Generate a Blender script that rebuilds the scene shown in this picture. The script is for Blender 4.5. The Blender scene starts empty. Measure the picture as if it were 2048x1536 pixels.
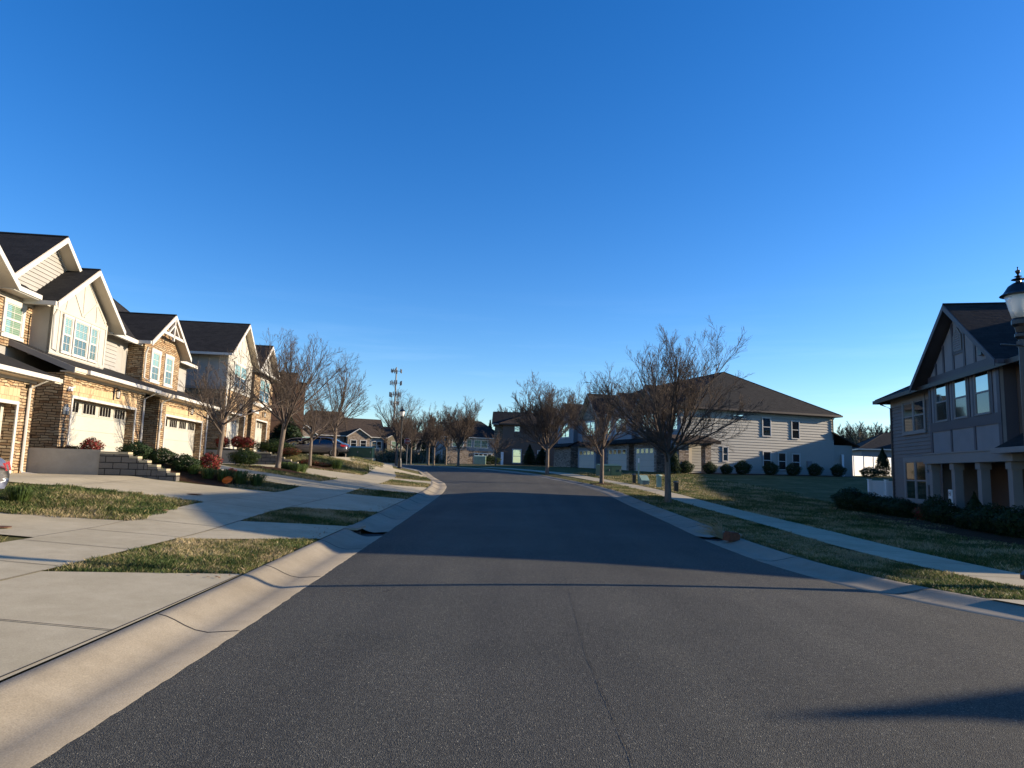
import bpy, math, random
import numpy as np
from mathutils import Vector, Matrix
R_=math.radians
SC=bpy.context.scene
# ---------------------------------------------------------------- camera, sky, sun, exposure
F=1365.; PITCH=R_(7.1); ROLL=R_(1.6); CZ=1.6
fw=np.array([0,math.cos(PITCH),math.sin(PITCH)]); r0=np.array([1.,0,0]); u0=np.cross(r0,fw)
rt=r0*math.cos(ROLL)+u0*math.sin(ROLL); up=-r0*math.sin(ROLL)+u0*math.cos(ROLL)
cam=bpy.data.cameras.new('camera'); co=bpy.data.objects.new('camera',cam); SC.collection.objects.link(co)
cam.sensor_width=36; cam.lens=F/2048*36; cam.clip_start=.05; cam.clip_end=3000
co.matrix_world=Matrix(((rt[0],up[0],-fw[0],0),(rt[1],up[1],-fw[1],0),(rt[2],up[2],-fw[2],CZ),(0,0,0,1)))
SC.camera=co
SUN_EL=14.5; SUN_AZ=90-6.0      # azimuth clockwise from +Y
w=bpy.data.worlds.new('World'); SC.world=w; w.use_nodes=True
nt=w.node_tree; bg=nt.nodes['Background']; sky=nt.nodes.new('ShaderNodeTexSky'); sky.sky_type='NISHITA'
sky.sun_disc=False; sky.sun_elevation=R_(SUN_EL); sky.sun_rotation=R_(SUN_AZ)
sky.air_density=1.0; sky.dust_density=.25; sky.ozone_density=3.5; sky.altitude=200
hs=nt.nodes.new('ShaderNodeHueSaturation'); hs.inputs['Saturation'].default_value=1.28; hs.inputs['Hue'].default_value=.512
nt.links.new(sky.outputs[0],hs.inputs['Color']); bg.inputs[1].default_value=.125
tc=nt.nodes.new('ShaderNodeTexCoord'); mp=nt.nodes.new('ShaderNodeMapping'); mp.inputs['Scale'].default_value=(1.6,1.6,22); nz=nt.nodes.new('ShaderNodeTexNoise'); nz.inputs['Scale'].default_value=1.7; nz.inputs['Detail'].default_value=6; nz.inputs['Roughness'].default_value=.6
nt.links.new(tc.outputs['Generated'],mp.inputs[0]); nt.links.new(mp.outputs[0],nz.inputs['Vector'])
r1=nt.nodes.new('ShaderNodeMapRange'); r1.inputs[1].default_value=.50; r1.inputs[2].default_value=.78; r1.inputs[4].default_value=.07; nt.links.new(nz.outputs['Fac'],r1.inputs[0])
sx=nt.nodes.new('ShaderNodeSeparateXYZ'); nt.links.new(tc.outputs['Generated'],sx.inputs[0]); r2=nt.nodes.new('ShaderNodeMapRange'); r2.inputs[1].default_value=.26; r2.inputs[2].default_value=.06; nt.links.new(sx.outputs[2],r2.inputs[0])
mu=nt.nodes.new('ShaderNodeMath'); mu.operation='MULTIPLY'; nt.links.new(r1.outputs[0],mu.inputs[0]); nt.links.new(r2.outputs[0],mu.inputs[1])
mc=nt.nodes.new('ShaderNodeMixRGB'); mc.inputs[2].default_value=(9.,10.5,12.,1); nt.links.new(mu.outputs[0],mc.inputs[0]); nt.links.new(hs.outputs[0],mc.inputs[1]); nt.links.new(mc.outputs[0],bg.inputs[0])
sl=bpy.data.lights.new('sun','SUN'); sl.energy=5.0; sl.angle=R_(.5); sl.color=(1,.83,.61)
so=bpy.data.objects.new('sun',sl); SC.collection.objects.link(so)
sd=Vector((math.sin(R_(SUN_AZ))*math.cos(R_(SUN_EL)),math.cos(R_(SUN_AZ))*math.cos(R_(SUN_EL)),math.sin(R_(SUN_EL))))
so.rotation_euler=sd.to_track_quat('Z','Y').to_euler(); so.location=(60,0,30)
SC.view_settings.view_transform='Standard'; SC.view_settings.look='None'; SC.view_settings.gamma=1
SC.view_settings.exposure=.95
SC.render.resolution_x=1024; SC.render.resolution_y=768
# ---------------------------------------------------------------- node helper / materials
def M(name,rough=.7,spec=.3):
    m=bpy.data.materials.new(name); m.use_nodes=True; b=m.node_tree.nodes['Principled BSDF']
    b.inputs['Roughness'].default_value=rough; b.inputs['Specular IOR Level'].default_value=spec
    return m,m.node_tree,b
class G:
    def __init__(s,t): s.t=t
    def n(s,ty,**k):
        o=s.t.nodes.new('ShaderNode'+ty)
        for a,b in k.items(): setattr(o,a,b)
        return o
    def L(s,a,b): s.t.links.new(a,b)
    def co(s,out='UV',sc=(1,1,1)):
        c=s.n('TexCoord'); mp=s.n('Mapping'); mp.inputs['Scale'].default_value=sc; s.L(c.outputs[out],mp.inputs[0]); return mp.outputs[0]
    def noise(s,v,scale,det=3,rough=.55):
        o=s.n('TexNoise'); o.inputs['Scale'].default_value=scale; o.inputs['Detail'].default_value=det; o.inputs['Roughness'].default_value=rough; s.L(v,o.inputs['Vector']); return o.outputs['Fac']
    def ramp(s,f,stops):
        o=s.n('ValToRGB'); e=o.color_ramp.elements
        while len(e)<len(stops): e.new(.5)
        for i,(p,c) in enumerate(stops): e[i].position=p; e[i].color=(*c,1) if len(c)==3 else c
        s.L(f,o.inputs[0]); return o.outputs[0]
    def mix(s,f,a,b,bt='MIX'):
        o=s.n('MixRGB',blend_type=bt)
        for i,x in enumerate((f,a,b)):
            if hasattr(x,'links'): s.L(x,o.inputs[i])
            elif isinstance(x,tuple): o.inputs[i].default_value=(*x,1)
            else: o.inputs[i].default_value=x
        return o.outputs[0]
    def bump(s,h,b,st=.3,dist=.02):
        o=s.n('Bump'); o.inputs['Strength'].default_value=st; o.inputs['Distance'].default_value=dist; s.L(h,o.inputs['Height']); s.L(o.outputs[0],b.inputs['Normal'])
def flat(name,c,rough=.6,var=.12,scale=3,spec=.3,metal=0,fine=0):
    m,t,b=M(name,rough,spec); g=G(t); v=g.co('Object')
    a=tuple(x*(1-var) for x in c); d=tuple(min(1,x*(1+var)) for x in c)
    cc=g.ramp(g.noise(v,scale,5,.6),[(.3,a),(.7,d)])
    if fine: cc=g.mix(fine,cc,g.ramp(g.noise(v,60,2),[(.35,(.3,.3,.3)),(.65,(1,1,1))]),'MULTIPLY')
    g.L(cc,b.inputs['Base Color']); b.inputs['Metallic'].default_value=metal
    return m
def brickmat(name,cols,mortar,bw,bh,ms=.012,dist=.0,bumpst=.6,rough=.85,bias=0,off=.5,grit=.35):
    m,t,b=M(name,rough,.2); g=G(t); v=g.co('UV')
    if dist:
        n=g.n('TexNoise'); n.inputs['Scale'].default_value=2.3; n.inputs['Detail'].default_value=3; g.L(v,n.inputs['Vector'])
        sb=g.n('VectorMath',operation='SUBTRACT'); g.L(n.outputs['Color'],sb.inputs[0]); sb.inputs[1].default_value=(.5,.5,.5)
        sc=g.n('VectorMath',operation='SCALE'); g.L(sb.outputs[0],sc.inputs[0]); sc.inputs['Scale'].default_value=dist
        ad=g.n('VectorMath',operation='ADD'); g.L(v,ad.inputs[0]); g.L(sc.outputs[0],ad.inputs[1]); v=ad.outputs[0]
    def br(w_,h_,sq=1.,o=off):
        k=g.n('TexBrick'); k.offset=o; k.squash=sq; k.squash_frequency=3
        k.inputs['Scale'].default_value=1; k.inputs['Brick Width'].default_value=w_; k.inputs['Row Height'].default_value=h_
        k.inputs['Mortar Size'].default_value=ms; k.inputs['Mortar Smooth'].default_value=.3; k.inputs['Bias'].default_value=bias
        k.inputs['Color1'].default_value=(0,0,0,1); k.inputs['Color2'].default_value=(1,1,1,1); k.inputs['Mortar'].default_value=(.5,.5,.5,1)
        g.L(v,k.inputs['Vector']); return k
    k=br(bw,bh,1.6 if dist else 1)
    rnd=g.noise(g_scale(g,v,(1/bw*.9,1/bh*.9,1)),1.0,2,.7)
    f=g.mix(.5,k.outputs['Color'],rnd)
    n_=len(cols); c=g.ramp(f,[(.12+.76*i/(n_-1),x) for i,x in enumerate(cols)])
    c=g.mix(grit,c,g.ramp(g.noise(v,38,4),[(.3,(.45,.45,.45)),(.7,(1.25,1.25,1.25))]),'MULTIPLY')
    c=g.mix(k.outputs['Fac'],c,mortar); g.L(c,b.inputs['Base Color'])
    inv=g.n('Math',operation='SUBTRACT'); inv.inputs[0].default_value=1; g.L(k.outputs['Fac'],inv.inputs[1])
    hh=g.n('Math',operation='MULTIPLY_ADD'); g.L(f,hh.inputs[0]); hh.inputs[1].default_value=.8; g.L(inv.outputs[0],hh.inputs[2])
    g.bump(hh.outputs[0],b,bumpst,.04)
    return m
def g_scale(g,v,s):
    mp=g.n('Mapping'); mp.inputs['Scale'].default_value=s; g.L(v,mp.inputs[0]); return mp.outputs[0]
m_stone=brickmat('warm ledge stone',[(.08,.046,.027),(.24,.145,.078),(.42,.285,.16),(.28,.205,.13),(.50,.385,.24),(.17,.11,.065)],(.03,.017,.010),.27,.088,.011,.13,1.0)
m_stone2=brickmat('grey brown ledge stone',[(.07,.055,.05),(.26,.2,.15),(.35,.29,.24),(.45,.38,.3)],(.04,.035,.03),.34,.13,.014,.10,1.0)
m_lintel=brickmat('tan soldier brick',[(.38,.25,.14),(.52,.38,.23),(.44,.31,.17)],(.16,.11,.07),.2,.45,.006,0,.3,grit=.2)
m_block=brickmat('grey retaining block',[(.10,.095,.085),(.17,.155,.135),(.14,.13,.115)],(.02,.02,.018),.45,.19,.012,0,.8)
m_brick=brickmat('brown brick',[(.10,.055,.035),(.17,.095,.06),(.13,.075,.05)],(.12,.10,.08),.22,.075,.01,0,.4)
def shingle(name,a,b_):
    m=brickmat(name,[a,b_,a],tuple(x*.45 for x in a),.33,.15,.006,0,.35,rough=.95,grit=.5); return m
m_shin=shingle('charcoal shingle',(.010,.010,.011),(.026,.025,.025))
m_shinb=shingle('brown shingle',(.035,.026,.021),(.075,.055,.042))
def siding(name,c,v=.07): return flat(name,c,.6,v,1.2)
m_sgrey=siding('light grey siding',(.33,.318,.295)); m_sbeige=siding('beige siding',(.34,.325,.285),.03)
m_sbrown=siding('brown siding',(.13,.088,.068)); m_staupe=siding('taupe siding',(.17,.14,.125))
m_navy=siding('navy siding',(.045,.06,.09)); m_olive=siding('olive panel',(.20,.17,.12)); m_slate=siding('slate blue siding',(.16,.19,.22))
m_cream=flat('cream board',(.44,.42,.37),.6,.03,1.5); m_trim=flat('white trim',(.52,.50,.46),.45,.03,1.5)
m_garage=flat('cream garage door',(.43,.415,.36),.5,.04,.8); m_stucco=flat('grey beige stucco',(.42,.38,.33),.9,.05,2,fine=.15)
m_soff=flat('beige soffit',(.55,.48,.38),.6,.05,2); m_dtrim=flat('dark brown grey trim',(.075,.066,.075),.5,.05,2)
m_gpanel=flat('grey stucco panel',(.25,.235,.23),.85,.06,2,fine=.1); m_gutd=flat('dark brown gutter',(.05,.035,.03),.4,.1,2)
m_ltrim=flat('grey trim board',(.22,.205,.195),.5,.05,2); m_black=flat('black metal',(.012,.012,.014),.35,.1,5,.5)
m_vinyl=flat('white vinyl',(.78,.79,.80),.35,.02,1); m_door=flat('dark door',(.05,.04,.035),.4,.1,2)
m_orange=flat('orange plastic',(.85,.16,.02),.5,.05,5); m_box=flat('green utility paint',(.035,.085,.055),.45,.1,3)
m_boxl=flat('pale green utility paint',(.30,.42,.32),.45,.1,3); m_rust=flat('rusty iron',(.11,.05,.025),.8,.3,20)
m_rbrick=flat('red brown brick',(.10,.04,.022),.8,.3,14); m_grey=flat('galvanised grey',(.20,.205,.21),.6,.1,3)
m_white=flat('white plastic',(.75,.75,.75),.4,.03,2); m_red=flat('red lamp plastic',(.35,.015,.012),.2,.1,3,.6)
m_sign=flat('red sign face',(.40,.02,.03),.4,.05,2); m_bluec=flat('blue conduit',(.10,.16,.35),.5,.1,2)
m_plate=flat('slate number plate',(.10,.11,.115),.6,.1,8); m_pit=flat('dark pit and joint fill',(.03,.028,.026),.9,.2,5)  # last one: dark tone painting the shade in drain openings, also joint filler
def glass(name,c,ref=.5,stripes=0):
    m,t,b=M(name,.06,.9); g=G(t); v=g.co('UV')
    col=g.ramp(g.noise(v,.8,2),[(.3,tuple(x*.7 for x in c)),(.7,c)])
    if stripes:
        wv=g.n('TexWave',wave_type='BANDS',bands_direction='Y'); wv.inputs['Scale'].default_value=5; wv.inputs['Distortion'].default_value=.3; g.L(v,wv.inputs['Vector'])
        col=g.mix(.55,col,g.ramp(wv.outputs['Fac'],[(.35,(.35,.4,.35)),(.6,(1.2,1.2,1.1))]),'MULTIPLY')
    g.L(col,b.inputs['Base Color'])
    gl=g.n('BsdfGlossy'); gl.inputs['Roughness'].default_value=.02; gl.inputs['Color'].default_value=(.9,1,1,1)
    ns=g.noise(g.co('Object'),1.1,1); bp=g.n('Bump'); bp.inputs['Strength'].default_value=.06; bp.inputs['Distance'].default_value=.05; g.L(ns,bp.inputs['Height']); g.L(bp.outputs[0],gl.inputs['Normal'])
    mx=g.n('MixShader'); mx.inputs[0].default_value=ref; out=t.nodes['Material Output']
    g.L(b.outputs[0],mx.inputs[1]); g.L(gl.outputs[0],mx.inputs[2]); g.L(mx.outputs[0],out.inputs[0]); return m
m_gblind=glass('glass over pale blinds',(.27,.40,.31),.22,1); m_gsky=glass('reflecting glass',(.02,.03,.035),.62)
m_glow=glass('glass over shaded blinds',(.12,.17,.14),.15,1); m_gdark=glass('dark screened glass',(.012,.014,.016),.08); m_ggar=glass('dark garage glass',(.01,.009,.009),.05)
m_gcar=glass('car glass',(.008,.008,.01),.07)
m_lampg,_t,_b=M('frosted lamp glass',.45,.4); _b.inputs['Base Color'].default_value=(.86,.84,.78,1); _b.inputs['Transmission Weight'].default_value=.35
def paint(name,c,metal=.6):
    m,t,b=M(name,.25,.6); g=G(t); g.L(g.ramp(g.noise(g.co('Object'),40,2),[(.4,tuple(x*.9 for x in c)),(.6,c)]),b.inputs['Base Color']); b.inputs['Metallic'].default_value=metal; b.inputs['Coat Weight'].default_value=.6; return m
m_silver=paint('silver car paint',(.28,.27,.265)); m_dgrey=paint('dark grey car paint',(.10,.095,.10),.25); m_blackc=paint('black car paint',(.015,.015,.018),.3)
m_tyre=flat('tyre rubber',(.015,.015,.015),.85,.1,5); m_rim=flat('alloy rim',(.45,.45,.46),.3,.05,5,.6,.7)
# asphalt: small light chips in dark binder, tracks, faint seams
def mk_asphalt():
    m,t,b=M('asphalt',.85,.35); g=G(t); v=g.co('Object')
    base=g.ramp(g.noise(v,.35,4,.6),[(.3,(.053,.051,.040)),(.7,(.081,.077,.061))])
    tr=g.noise(g_scale(g,v,(1.1,.05,1)),1.,2); base=g.mix(.6,base,g.ramp(tr,[(.35,(.72,.72,.74)),(.65,(1.15,1.15,1.13))]),'MULTIPLY')
    vo=g.n('TexVoronoi'); vo.inputs['Scale'].default_value=130; g.L(v,vo.inputs['Vector'])
    chip=g.ramp(vo.outputs['Color'],[(.25,(.45,.45,.45)),(.6,(1.,1.,1.)),(.86,(1.7,1.65,1.6)),(.97,(5,4.9,4.6))])
    c=g.mix(.85,base,chip,'MULTIPLY')
    c=g.mix(.5,c,g.ramp(g.noise(v,30,3),[(.3,(.6,.6,.6)),(.7,(1.4,1.4,1.4))]),'MULTIPLY')
    g.L(c,b.inputs['Base Color']); g.bump(vo.outputs['Distance'],b,.6,.012); return m
m_asph=mk_asphalt()
def mk_conc(name,c1,c2,fine=.35):
    m,t,b=M(name,.88,.25); g=G(t); v=g.co('Object')
    c=g.ramp(g.noise(v,.55,6,.65),[(.28,c1),(.7,c2)])
    c=g.mix(.4,c,g.ramp(g.noise(v,3.3,5,.7),[(.3,(.72,.70,.66)),(.65,(1.08,1.08,1.08))]),'MULTIPLY')
    c=g.mix(fine,c,g.ramp(g.noise(v,85,3),[(.3,(.6,.58,.55)),(.7,(1.2,1.2,1.2))]),'MULTIPLY')
    g.L(c,b.inputs['Base Color']); g.bump(g.noise(v,60,4),b,.25,.006); return m
m_conc=mk_conc('pale concrete',(.37,.32,.21),(.49,.43,.30)); m_curb=mk_conc('buff kerb concrete',(.24,.205,.148),(.325,.285,.215),.5); m_wallc=mk_conc('weathered wall concrete',(.27,.25,.21),(.38,.355,.31),.2)
def mk_ground(name,stops,sc):
    m,t,b=M(name,.95,.1); g=G(t); v=g.co('Object')
    c=g.ramp(g.noise(v,sc,6,.7),stops); c=g.mix(.6,c,g.ramp(g.noise(v,22,4,.7),[(.3,(.45,.45,.42)),(.7,(1.4,1.4,1.35))]),'MULTIPLY')
    g.L(c,b.inputs['Base Color']); g.bump(g.noise(v,35,4,.7),b,.9,.04); return m
m_grass=mk_ground('winter lawn',[(.25,(.065,.066,.022)),(.48,(.11,.105,.038)),(.68,(.20,.165,.08))],.7)
m_mulch=mk_ground('brown mulch',[(.3,(.045,.022,.012)),(.7,(.10,.055,.032))],4)
def bladem(name,c):
    m,t,b=M(name,.6,.25); g=G(t); g.L(g.ramp(g.noise(g.co('Object'),1.3,3),[(.3,tuple(x*.7 for x in c)),(.7,tuple(x*1.25 for x in c))]),b.inputs['Base Color'])
    tr=g.n('BsdfTranslucent'); tr.inputs['Color'].default_value=(*c,1); mx=g.n('MixShader'); mx.inputs[0].default_value=.3
    g.L(b.outputs[0],mx.inputs[1]); g.L(tr.outputs[0],mx.inputs[2]); g.L(mx.outputs[0],t.nodes['Material Output'].inputs[0]); return m
BL=[bladem('green blade',(.10,.125,.035)),bladem('olive blade',(.18,.165,.065)),bladem('straw blade',(.40,.32,.18)),bladem('dark blade',(.04,.075,.018))]
m_leafg=bladem('dark shrub leaf',(.030,.055,.016)); m_leafb=bladem('bright shrub leaf',(.06,.09,.022)); m_leafr=bladem('red shrub leaf',(.24,.03,.028)); m_leafo=bladem('bronze shrub leaf',(.16,.09,.04))
m_ever=bladem('evergreen needle',(.022,.042,.016)); m_tuft=bladem('border grass leaf',(.08,.12,.03))
def bark(name,c):
    m,t,b=M(name,.9,.15); g=G(t); v=g.co('Object',(1,1,.25)); g.L(g.ramp(g.noise(v,12,5,.7),[(.3,tuple(x*.6 for x in c)),(.7,tuple(x*1.3 for x in c))]),b.inputs['Base Color']); g.bump(g.noise(v,25,4),b,.6,.02); return m
m_bark=bark('grey brown bark',(.17,.135,.105)); m_twig=bark('twig bark',(.105,.082,.066)); m_twigf=bark('far twig bark',(.16,.12,.09))
# ---------------------------------------------------------------- mesh builder
class MB:
    def __init__(s): s.v=[]; s.f=[]; s.m=[]
    def poly(s,pts,mi=0):
        i=len(s.v); s.v+= [tuple(p) for p in pts]; s.f.append(tuple(range(i,i+len(pts)))); s.m.append(mi)
    def box(s,x0,x1,y0,y1,z0,z1,mi=0):
        i=len(s.v); s.v+=[(x,y,z) for x in(x0,x1) for y in(y0,y1) for z in(z0,z1)]
        for f in((0,1,3,2),(4,6,7,5),(0,4,5,1),(2,3,7,6),(0,2,6,4),(1,5,7,3)): s.f.append(tuple(i+k for k in f)); s.m.append(mi)
        return s
    def slab(s,pts,th,mi=0,mb=None,d=None):
        mb=mi if mb is None else mb; n=len(pts); d=d or (0,0,-th); P=[Vector(p) for p in pts]
        nn=(P[1]-P[0]).cross(P[2]-P[0])
        if nn.dot(Vector(d))>0: P=P[::-1]
        Q=[p+Vector(d) for p in P]
        s.poly(P,mi); s.poly(Q[::-1],mb)
        for i in range(n): j=(i+1)%n; s.poly([P[i],Q[i],Q[j],P[j]],mb)
        return s
    def beam(s,a,b,w,h=None,mi=0,upv=(0,0,1)):
        h=h or w; a=Vector(a); b=Vector(b); d=(b-a).normalized(); u=Vector(upv)
        if abs(d.dot(u))>.98: u=Vector((1,0,0))
        x=d.cross(u).normalized()*w/2; y=x.cross(d).normalized()*h/2
        A=[a-x-y,a+x-y,a+x+y,a-x+y]; B=[b-x-y,b+x-y,b+x+y,b-x+y]
        s.poly(A,mi); s.poly(B[::-1],mi)
        for i in range(4): j=(i+1)%4; s.poly([A[j],A[i],B[i],B[j]],mi)
        return s
    def tube(s,pts,rs,n=8,mi=0,cap=True):
        pts=[Vector(p) for p in pts]; i0=len(s.v); k=len(pts)
        if not hasattr(rs,'__len__'): rs=[rs]*k
        for i,p in enumerate(pts):
            d=(pts[min(i+1,k-1)]-pts[max(i-1,0)]); d=d.normalized() if d.length>1e-9 else Vector((0,0,1))
            u=Vector((0,0,1)) if abs(d.z)<.9 else Vector((1,0,0)); x=d.cross(u).normalized(); y=x.cross(d)
            for j in range(n):
                a=2*math.pi*j/n; s.v.append(tuple(p+(x*math.cos(a)+y*math.sin(a))*rs[i]))
        for i in range(k-1):
            for j in range(n):
                a=i0+i*n+j; b=i0+i*n+(j+1)%n; s.f.append((a,b,b+n,a+n)); s.m.append(mi)
        if cap:
            s.f.append(tuple(i0+j for j in range(n))[::-1]); s.m.append(mi); s.f.append(tuple(i0+(k-1)*n+j for j in range(n))); s.m.append(mi)
        return s
    def lathe(s,prof,c=(0,0,0),n=16,mi=0):
        return s.tube([(c[0],c[1],c[2]+z+1e-5*i) for i,(r,z) in enumerate(prof)],[max(r,.0005) for r,z in prof],n,mi)
    def build(s,name,mats,parent=None,smooth=False,uv=True):
        me=bpy.data.meshes.new(name); me.from_pydata(s.v,[],s.f)
        if not isinstance(mats,(list,tuple)): mats=[mats]
        for m in mats: me.materials.append(m)
        if len(mats)>1: me.polygons.foreach_set('material_index',s.m)
        if smooth: me.polygons.foreach_set('use_smooth',[True]*len(me.polygons))
        if uv: auto_uv(me)
        o=bpy.data.objects.new(name,me); SC.collection.objects.link(o)
        if parent: o.parent=parent
        return o
def auto_uv(me):
    n=len(me.polygons)
    if n==0: return
    nl=len(me.loops); nor=np.empty(n*3); me.polygons.foreach_get('normal',nor); nor=nor.reshape(-1,3)
    tot=np.empty(n,int); me.polygons.foreach_get('loop_total',tot); vi=np.empty(nl,int); me.loops.foreach_get('vertex_index',vi)
    vs=np.empty(len(me.vertices)*3); me.vertices.foreach_get('co',vs); vs=vs.reshape(-1,3)
    N=np.repeat(nor,tot,axis=0); u=np.stack([-N[:,1],N[:,0],np.zeros(len(N))],1); l=np.linalg.norm(u,axis=1); fl=l<1e-3
    u[fl]=(1,0,0); l[fl]=1; u/=l[:,None]; v=np.cross(N,u); p=vs[vi]
    uv=np.stack([(p*u).sum(1)+7.3,(p*v).sum(1)+3.1],1).astype('f'); lay=me.uv_layers.new(name='uv'); lay.data.foreach_set('uv',uv.ravel())
def E(name,loc,rz=0,label=None,cat=None,group=None):
    o=bpy.data.objects.new(name,None); SC.collection.objects.link(o); o.location=loc; o.rotation_euler=(0,0,rz); o.empty_display_size=.2
    if label: tag(o,label,cat,group)
    return o
def tag(o,label,cat,group=None):
    o['label']=label; o['category']=cat
    if group: o['group']=group
    return o
def struct(o,kind='structure'): o['kind']=kind; return o
def copytree(o,parent=None):
    c=o.copy(); SC.collection.objects.link(c); c.parent=parent
    for ch in list(o.children): copytree(ch,c)
    return c
# ---------------------------------------------------------------- terrain
ZR=[(-50,0),(6,0),(15,.1),(27,.33),(42,.75),(55,1.2),(70,1.5),(100,1.9),(400,2.2)]
XL=[(-30,-2.0),(3.8,-2.44),(14.7,-2.7),(31.5,-2.98),(36,-3.25),(40,-3.75),(46,-5.0),(56,-6.8),(66,-9.5),(80,-16),(100,-30)]
XR=[(-30,16),(2,12),(5,8.6),(6.5,7.1),(8,5.95),(8.8,5.5),(10,4.95),(12.2,4.55),(15.4,4.48),(20,4.6),(35,4.75),(42,4.2),(54,1.6),(60,.2),(70,-3),(80,-8),(100,-22)]
def smooth_tab(T):
    a=np.array(T,float); xs=np.arange(a[0,0],a[-1,0],.5); ys=np.interp(xs,a[:,0],a[:,1]); k=np.hanning(7); k/=k.sum()
    yp=np.pad(ys,3,mode='edge'); return xs,np.convolve(yp,k,'valid')
_ZR=smooth_tab(ZR); _XL=smooth_tab(XL); _XR=smooth_tab(XR)
def zr(y): return np.interp(y,*_ZR)
def xl(y): return np.interp(y,*_XL)
def xr(y): return np.interp(y,*_XR)
def ss(t): t=np.clip(t,0,1); return t*t*(3-2*t)
X0=12.1; T=.12; _n=math.hypot(1,T); U=np.array([-T,1,0])/_n; N_=np.array([1,T,0])/_n; OL=np.array([-X0,0,0]); ANG=math.atan(T)
KR=[(-50,0),(5,-.01),(10,-.02),(32,-.035),(42,-.01),(55,.03),(70,.03),(120,.01)]
CW=.8
def H(x,y):
    x=np.asarray(x,float); y=np.asarray(y,float); z=zr(y); l=xl(y)-CW; r=xr(y)+CW
    d=np.maximum(l-x,0); f=np.minimum(1,d/(8-3.5*ss((y-38)/10))); f=np.where(f<.85,f,.85+.15*ss((f-.85)/.15))
    s=(x-OL[0])*U[0]+y*U[1]
    a=ss((s-21.25)/(.25+(1-f)*7)); b=ss((s-38.4)/(.25+(1-f)*9))
    fl=np.where(y<60,1.05+.4*a+.6*b+.25*b*ss((d-9)/2.5)-.42*ss((15.5-s)/4.5),np.maximum(2.15,z+.12)); fl=np.where(y<60,fl,fl)
    zl=z+.12+(fl-z-.12)*f
    dr=np.maximum(x-r,0); k=np.interp(y,[p[0] for p in KR],[p[1] for p in KR]); zz=z+.06+k*np.minimum(dr,12)
    inr=np.maximum(0,np.minimum(x-l,r-x)); e0=np.where(x-l<r-x,.12,.06); road=z+e0-(e0+.08)*ss(inr/.22)
    return np.where(x<l,zl,np.where(x>r,zz,road))
def Hs(x,y): return float(H(x,y))
def axis(segs):
    out=[]
    for a,b,s in segs: out+=list(np.arange(a,b,s))
    return np.array(out+[segs[-1][1]])
gx=axis([(-600,-80,40),(-80,-30,5),(-30,-17,1),(-17,14,.22),(14,32,1),(32,80,6),(80,600,40)])
gy=axis([(-60,-6,4),(-6,3,1),(3,46,.22),(46,100,1),(100,200,10),(200,900,50)])
XX,YY=np.meshgrid(gx,gy); ZZ=H(XX,YY)
b=MB(); nx=len(gx); ny=len(gy)
b.v=list(zip(XX.ravel().tolist(),YY.ravel().tolist(),ZZ.ravel().tolist()))
for j in range(ny-1):
    for i in range(nx-1): a=j*nx+i; b.f.append((a,a+1,a+nx+1,a+nx))
b.m=[0]*len(b.f)
struct(b.build('ground',m_grass,smooth=True,uv=False))
def loft(name,rows,mat,dz=0,drape=True,kind='structure',thick=.0):
    """rows: list of polylines (equal length); z draped on the terrain"""
    b=MB(); k=len(rows[0])
    for r in rows:
        for p in r:
            z=(Hs(p[0],p[1])+dz) if drape else p[2]
            b.v.append((p[0],p[1],z))
    for i in range(len(rows)-1):
        for j in range(k-1): a=i*k+j; b.f.append((a,a+1,a+k+1,a+k)); b.m.append(0)
    o=b.build(name,mat,smooth=True,uv=False)
    me=o.data
    if len(me.polygons) and me.polygons[0].normal.z<0: me.flip_normals()
    if kind: o['kind']=kind
    return o
ys=list(np.arange(-12,98,.5))
rows=[]
for y in ys:
    a,c=float(xl(y)),float(xr(y)); row=[]
    for t in np.linspace(0,1,13):
        x=a+(c-a)*t; row.append((x,y,float(zr(y))+.0+.05*math.sin(math.pi*t)))
    rows.append(row)
loft('road',rows,m_asph,drape=False)
# kerb and gutter profile: distance from asphalt edge, height above road edge
PROF=[(-.02,-.012),(.0,.004),(.30,-.020),(.42,.0),(.52,.038),(.62,.086),(.70,.118),(.79,.139),(.815,.125)]
def kerb(side,y0,y1,step=.5,jx=3.05):
    b=MB(); ed=xl if side<0 else xr; k=len(PROF); Y=list(np.arange(y0,y1,step))+[y1]
    for y in Y:
        e=float(ed(y)); e2=float(ed(y+.05)); tn=math.hypot(.05,e2-e); nxn=(.05/tn)*side; nyn=-(e2-e)/tn*side
        ragged=random.uniform(-.014,.004) if y<25 else 0
        for (q,h) in PROF:
            qq=q+(ragged if q<=0 else 0)
            b.v.append((e+nxn*qq,y+nyn*qq,float(zr(y))+h*(.52 if side>0 and h>0 else 1)))
    for i in range(len(Y)-1):
        for j in range(k-1):
            a=i*k+j; f=(a,a+k,a+k+1,a+1) if side>0 else (a,a+1,a+k+1,a+k); b.f.append(f[::-1]); b.m.append(0)
    # cross joints: dark grooves as thin recess fillers
    g0=math.ceil(y0/jx)*jx+.6
    o=b.build('kerb',m_curb,smooth=True,uv=False); o['kind']='structure'
    b=MB(); y=g0
    while y<min(y1-.3,60):
        e=float(ed(y)); P=[]
        for (q,h) in PROF[1:8]: P.append((e+side*q,y,float(zr(y))+h*(.52 if side>0 and h>0 else 1)+.003))
        w_=.007+.00012*y*y*.5
        for p,q in zip(P,P[1:]): b.poly([(p[0],p[1]-w_,p[2]),(q[0],q[1]-w_,q[2]),(q[0],q[1]+w_,q[2]),(p[0],p[1]+w_,p[2])])
        y+=jx
    o=b.build('kerb_joint',m_pit,uv=False); o['kind']='structure'
random.seed(3)
kerb(-1,-12,14.9,.11); kerb(-1,15.7,96)
kerb(1,-2,15.9,.11); kerb(1,16.6,96)
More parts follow.
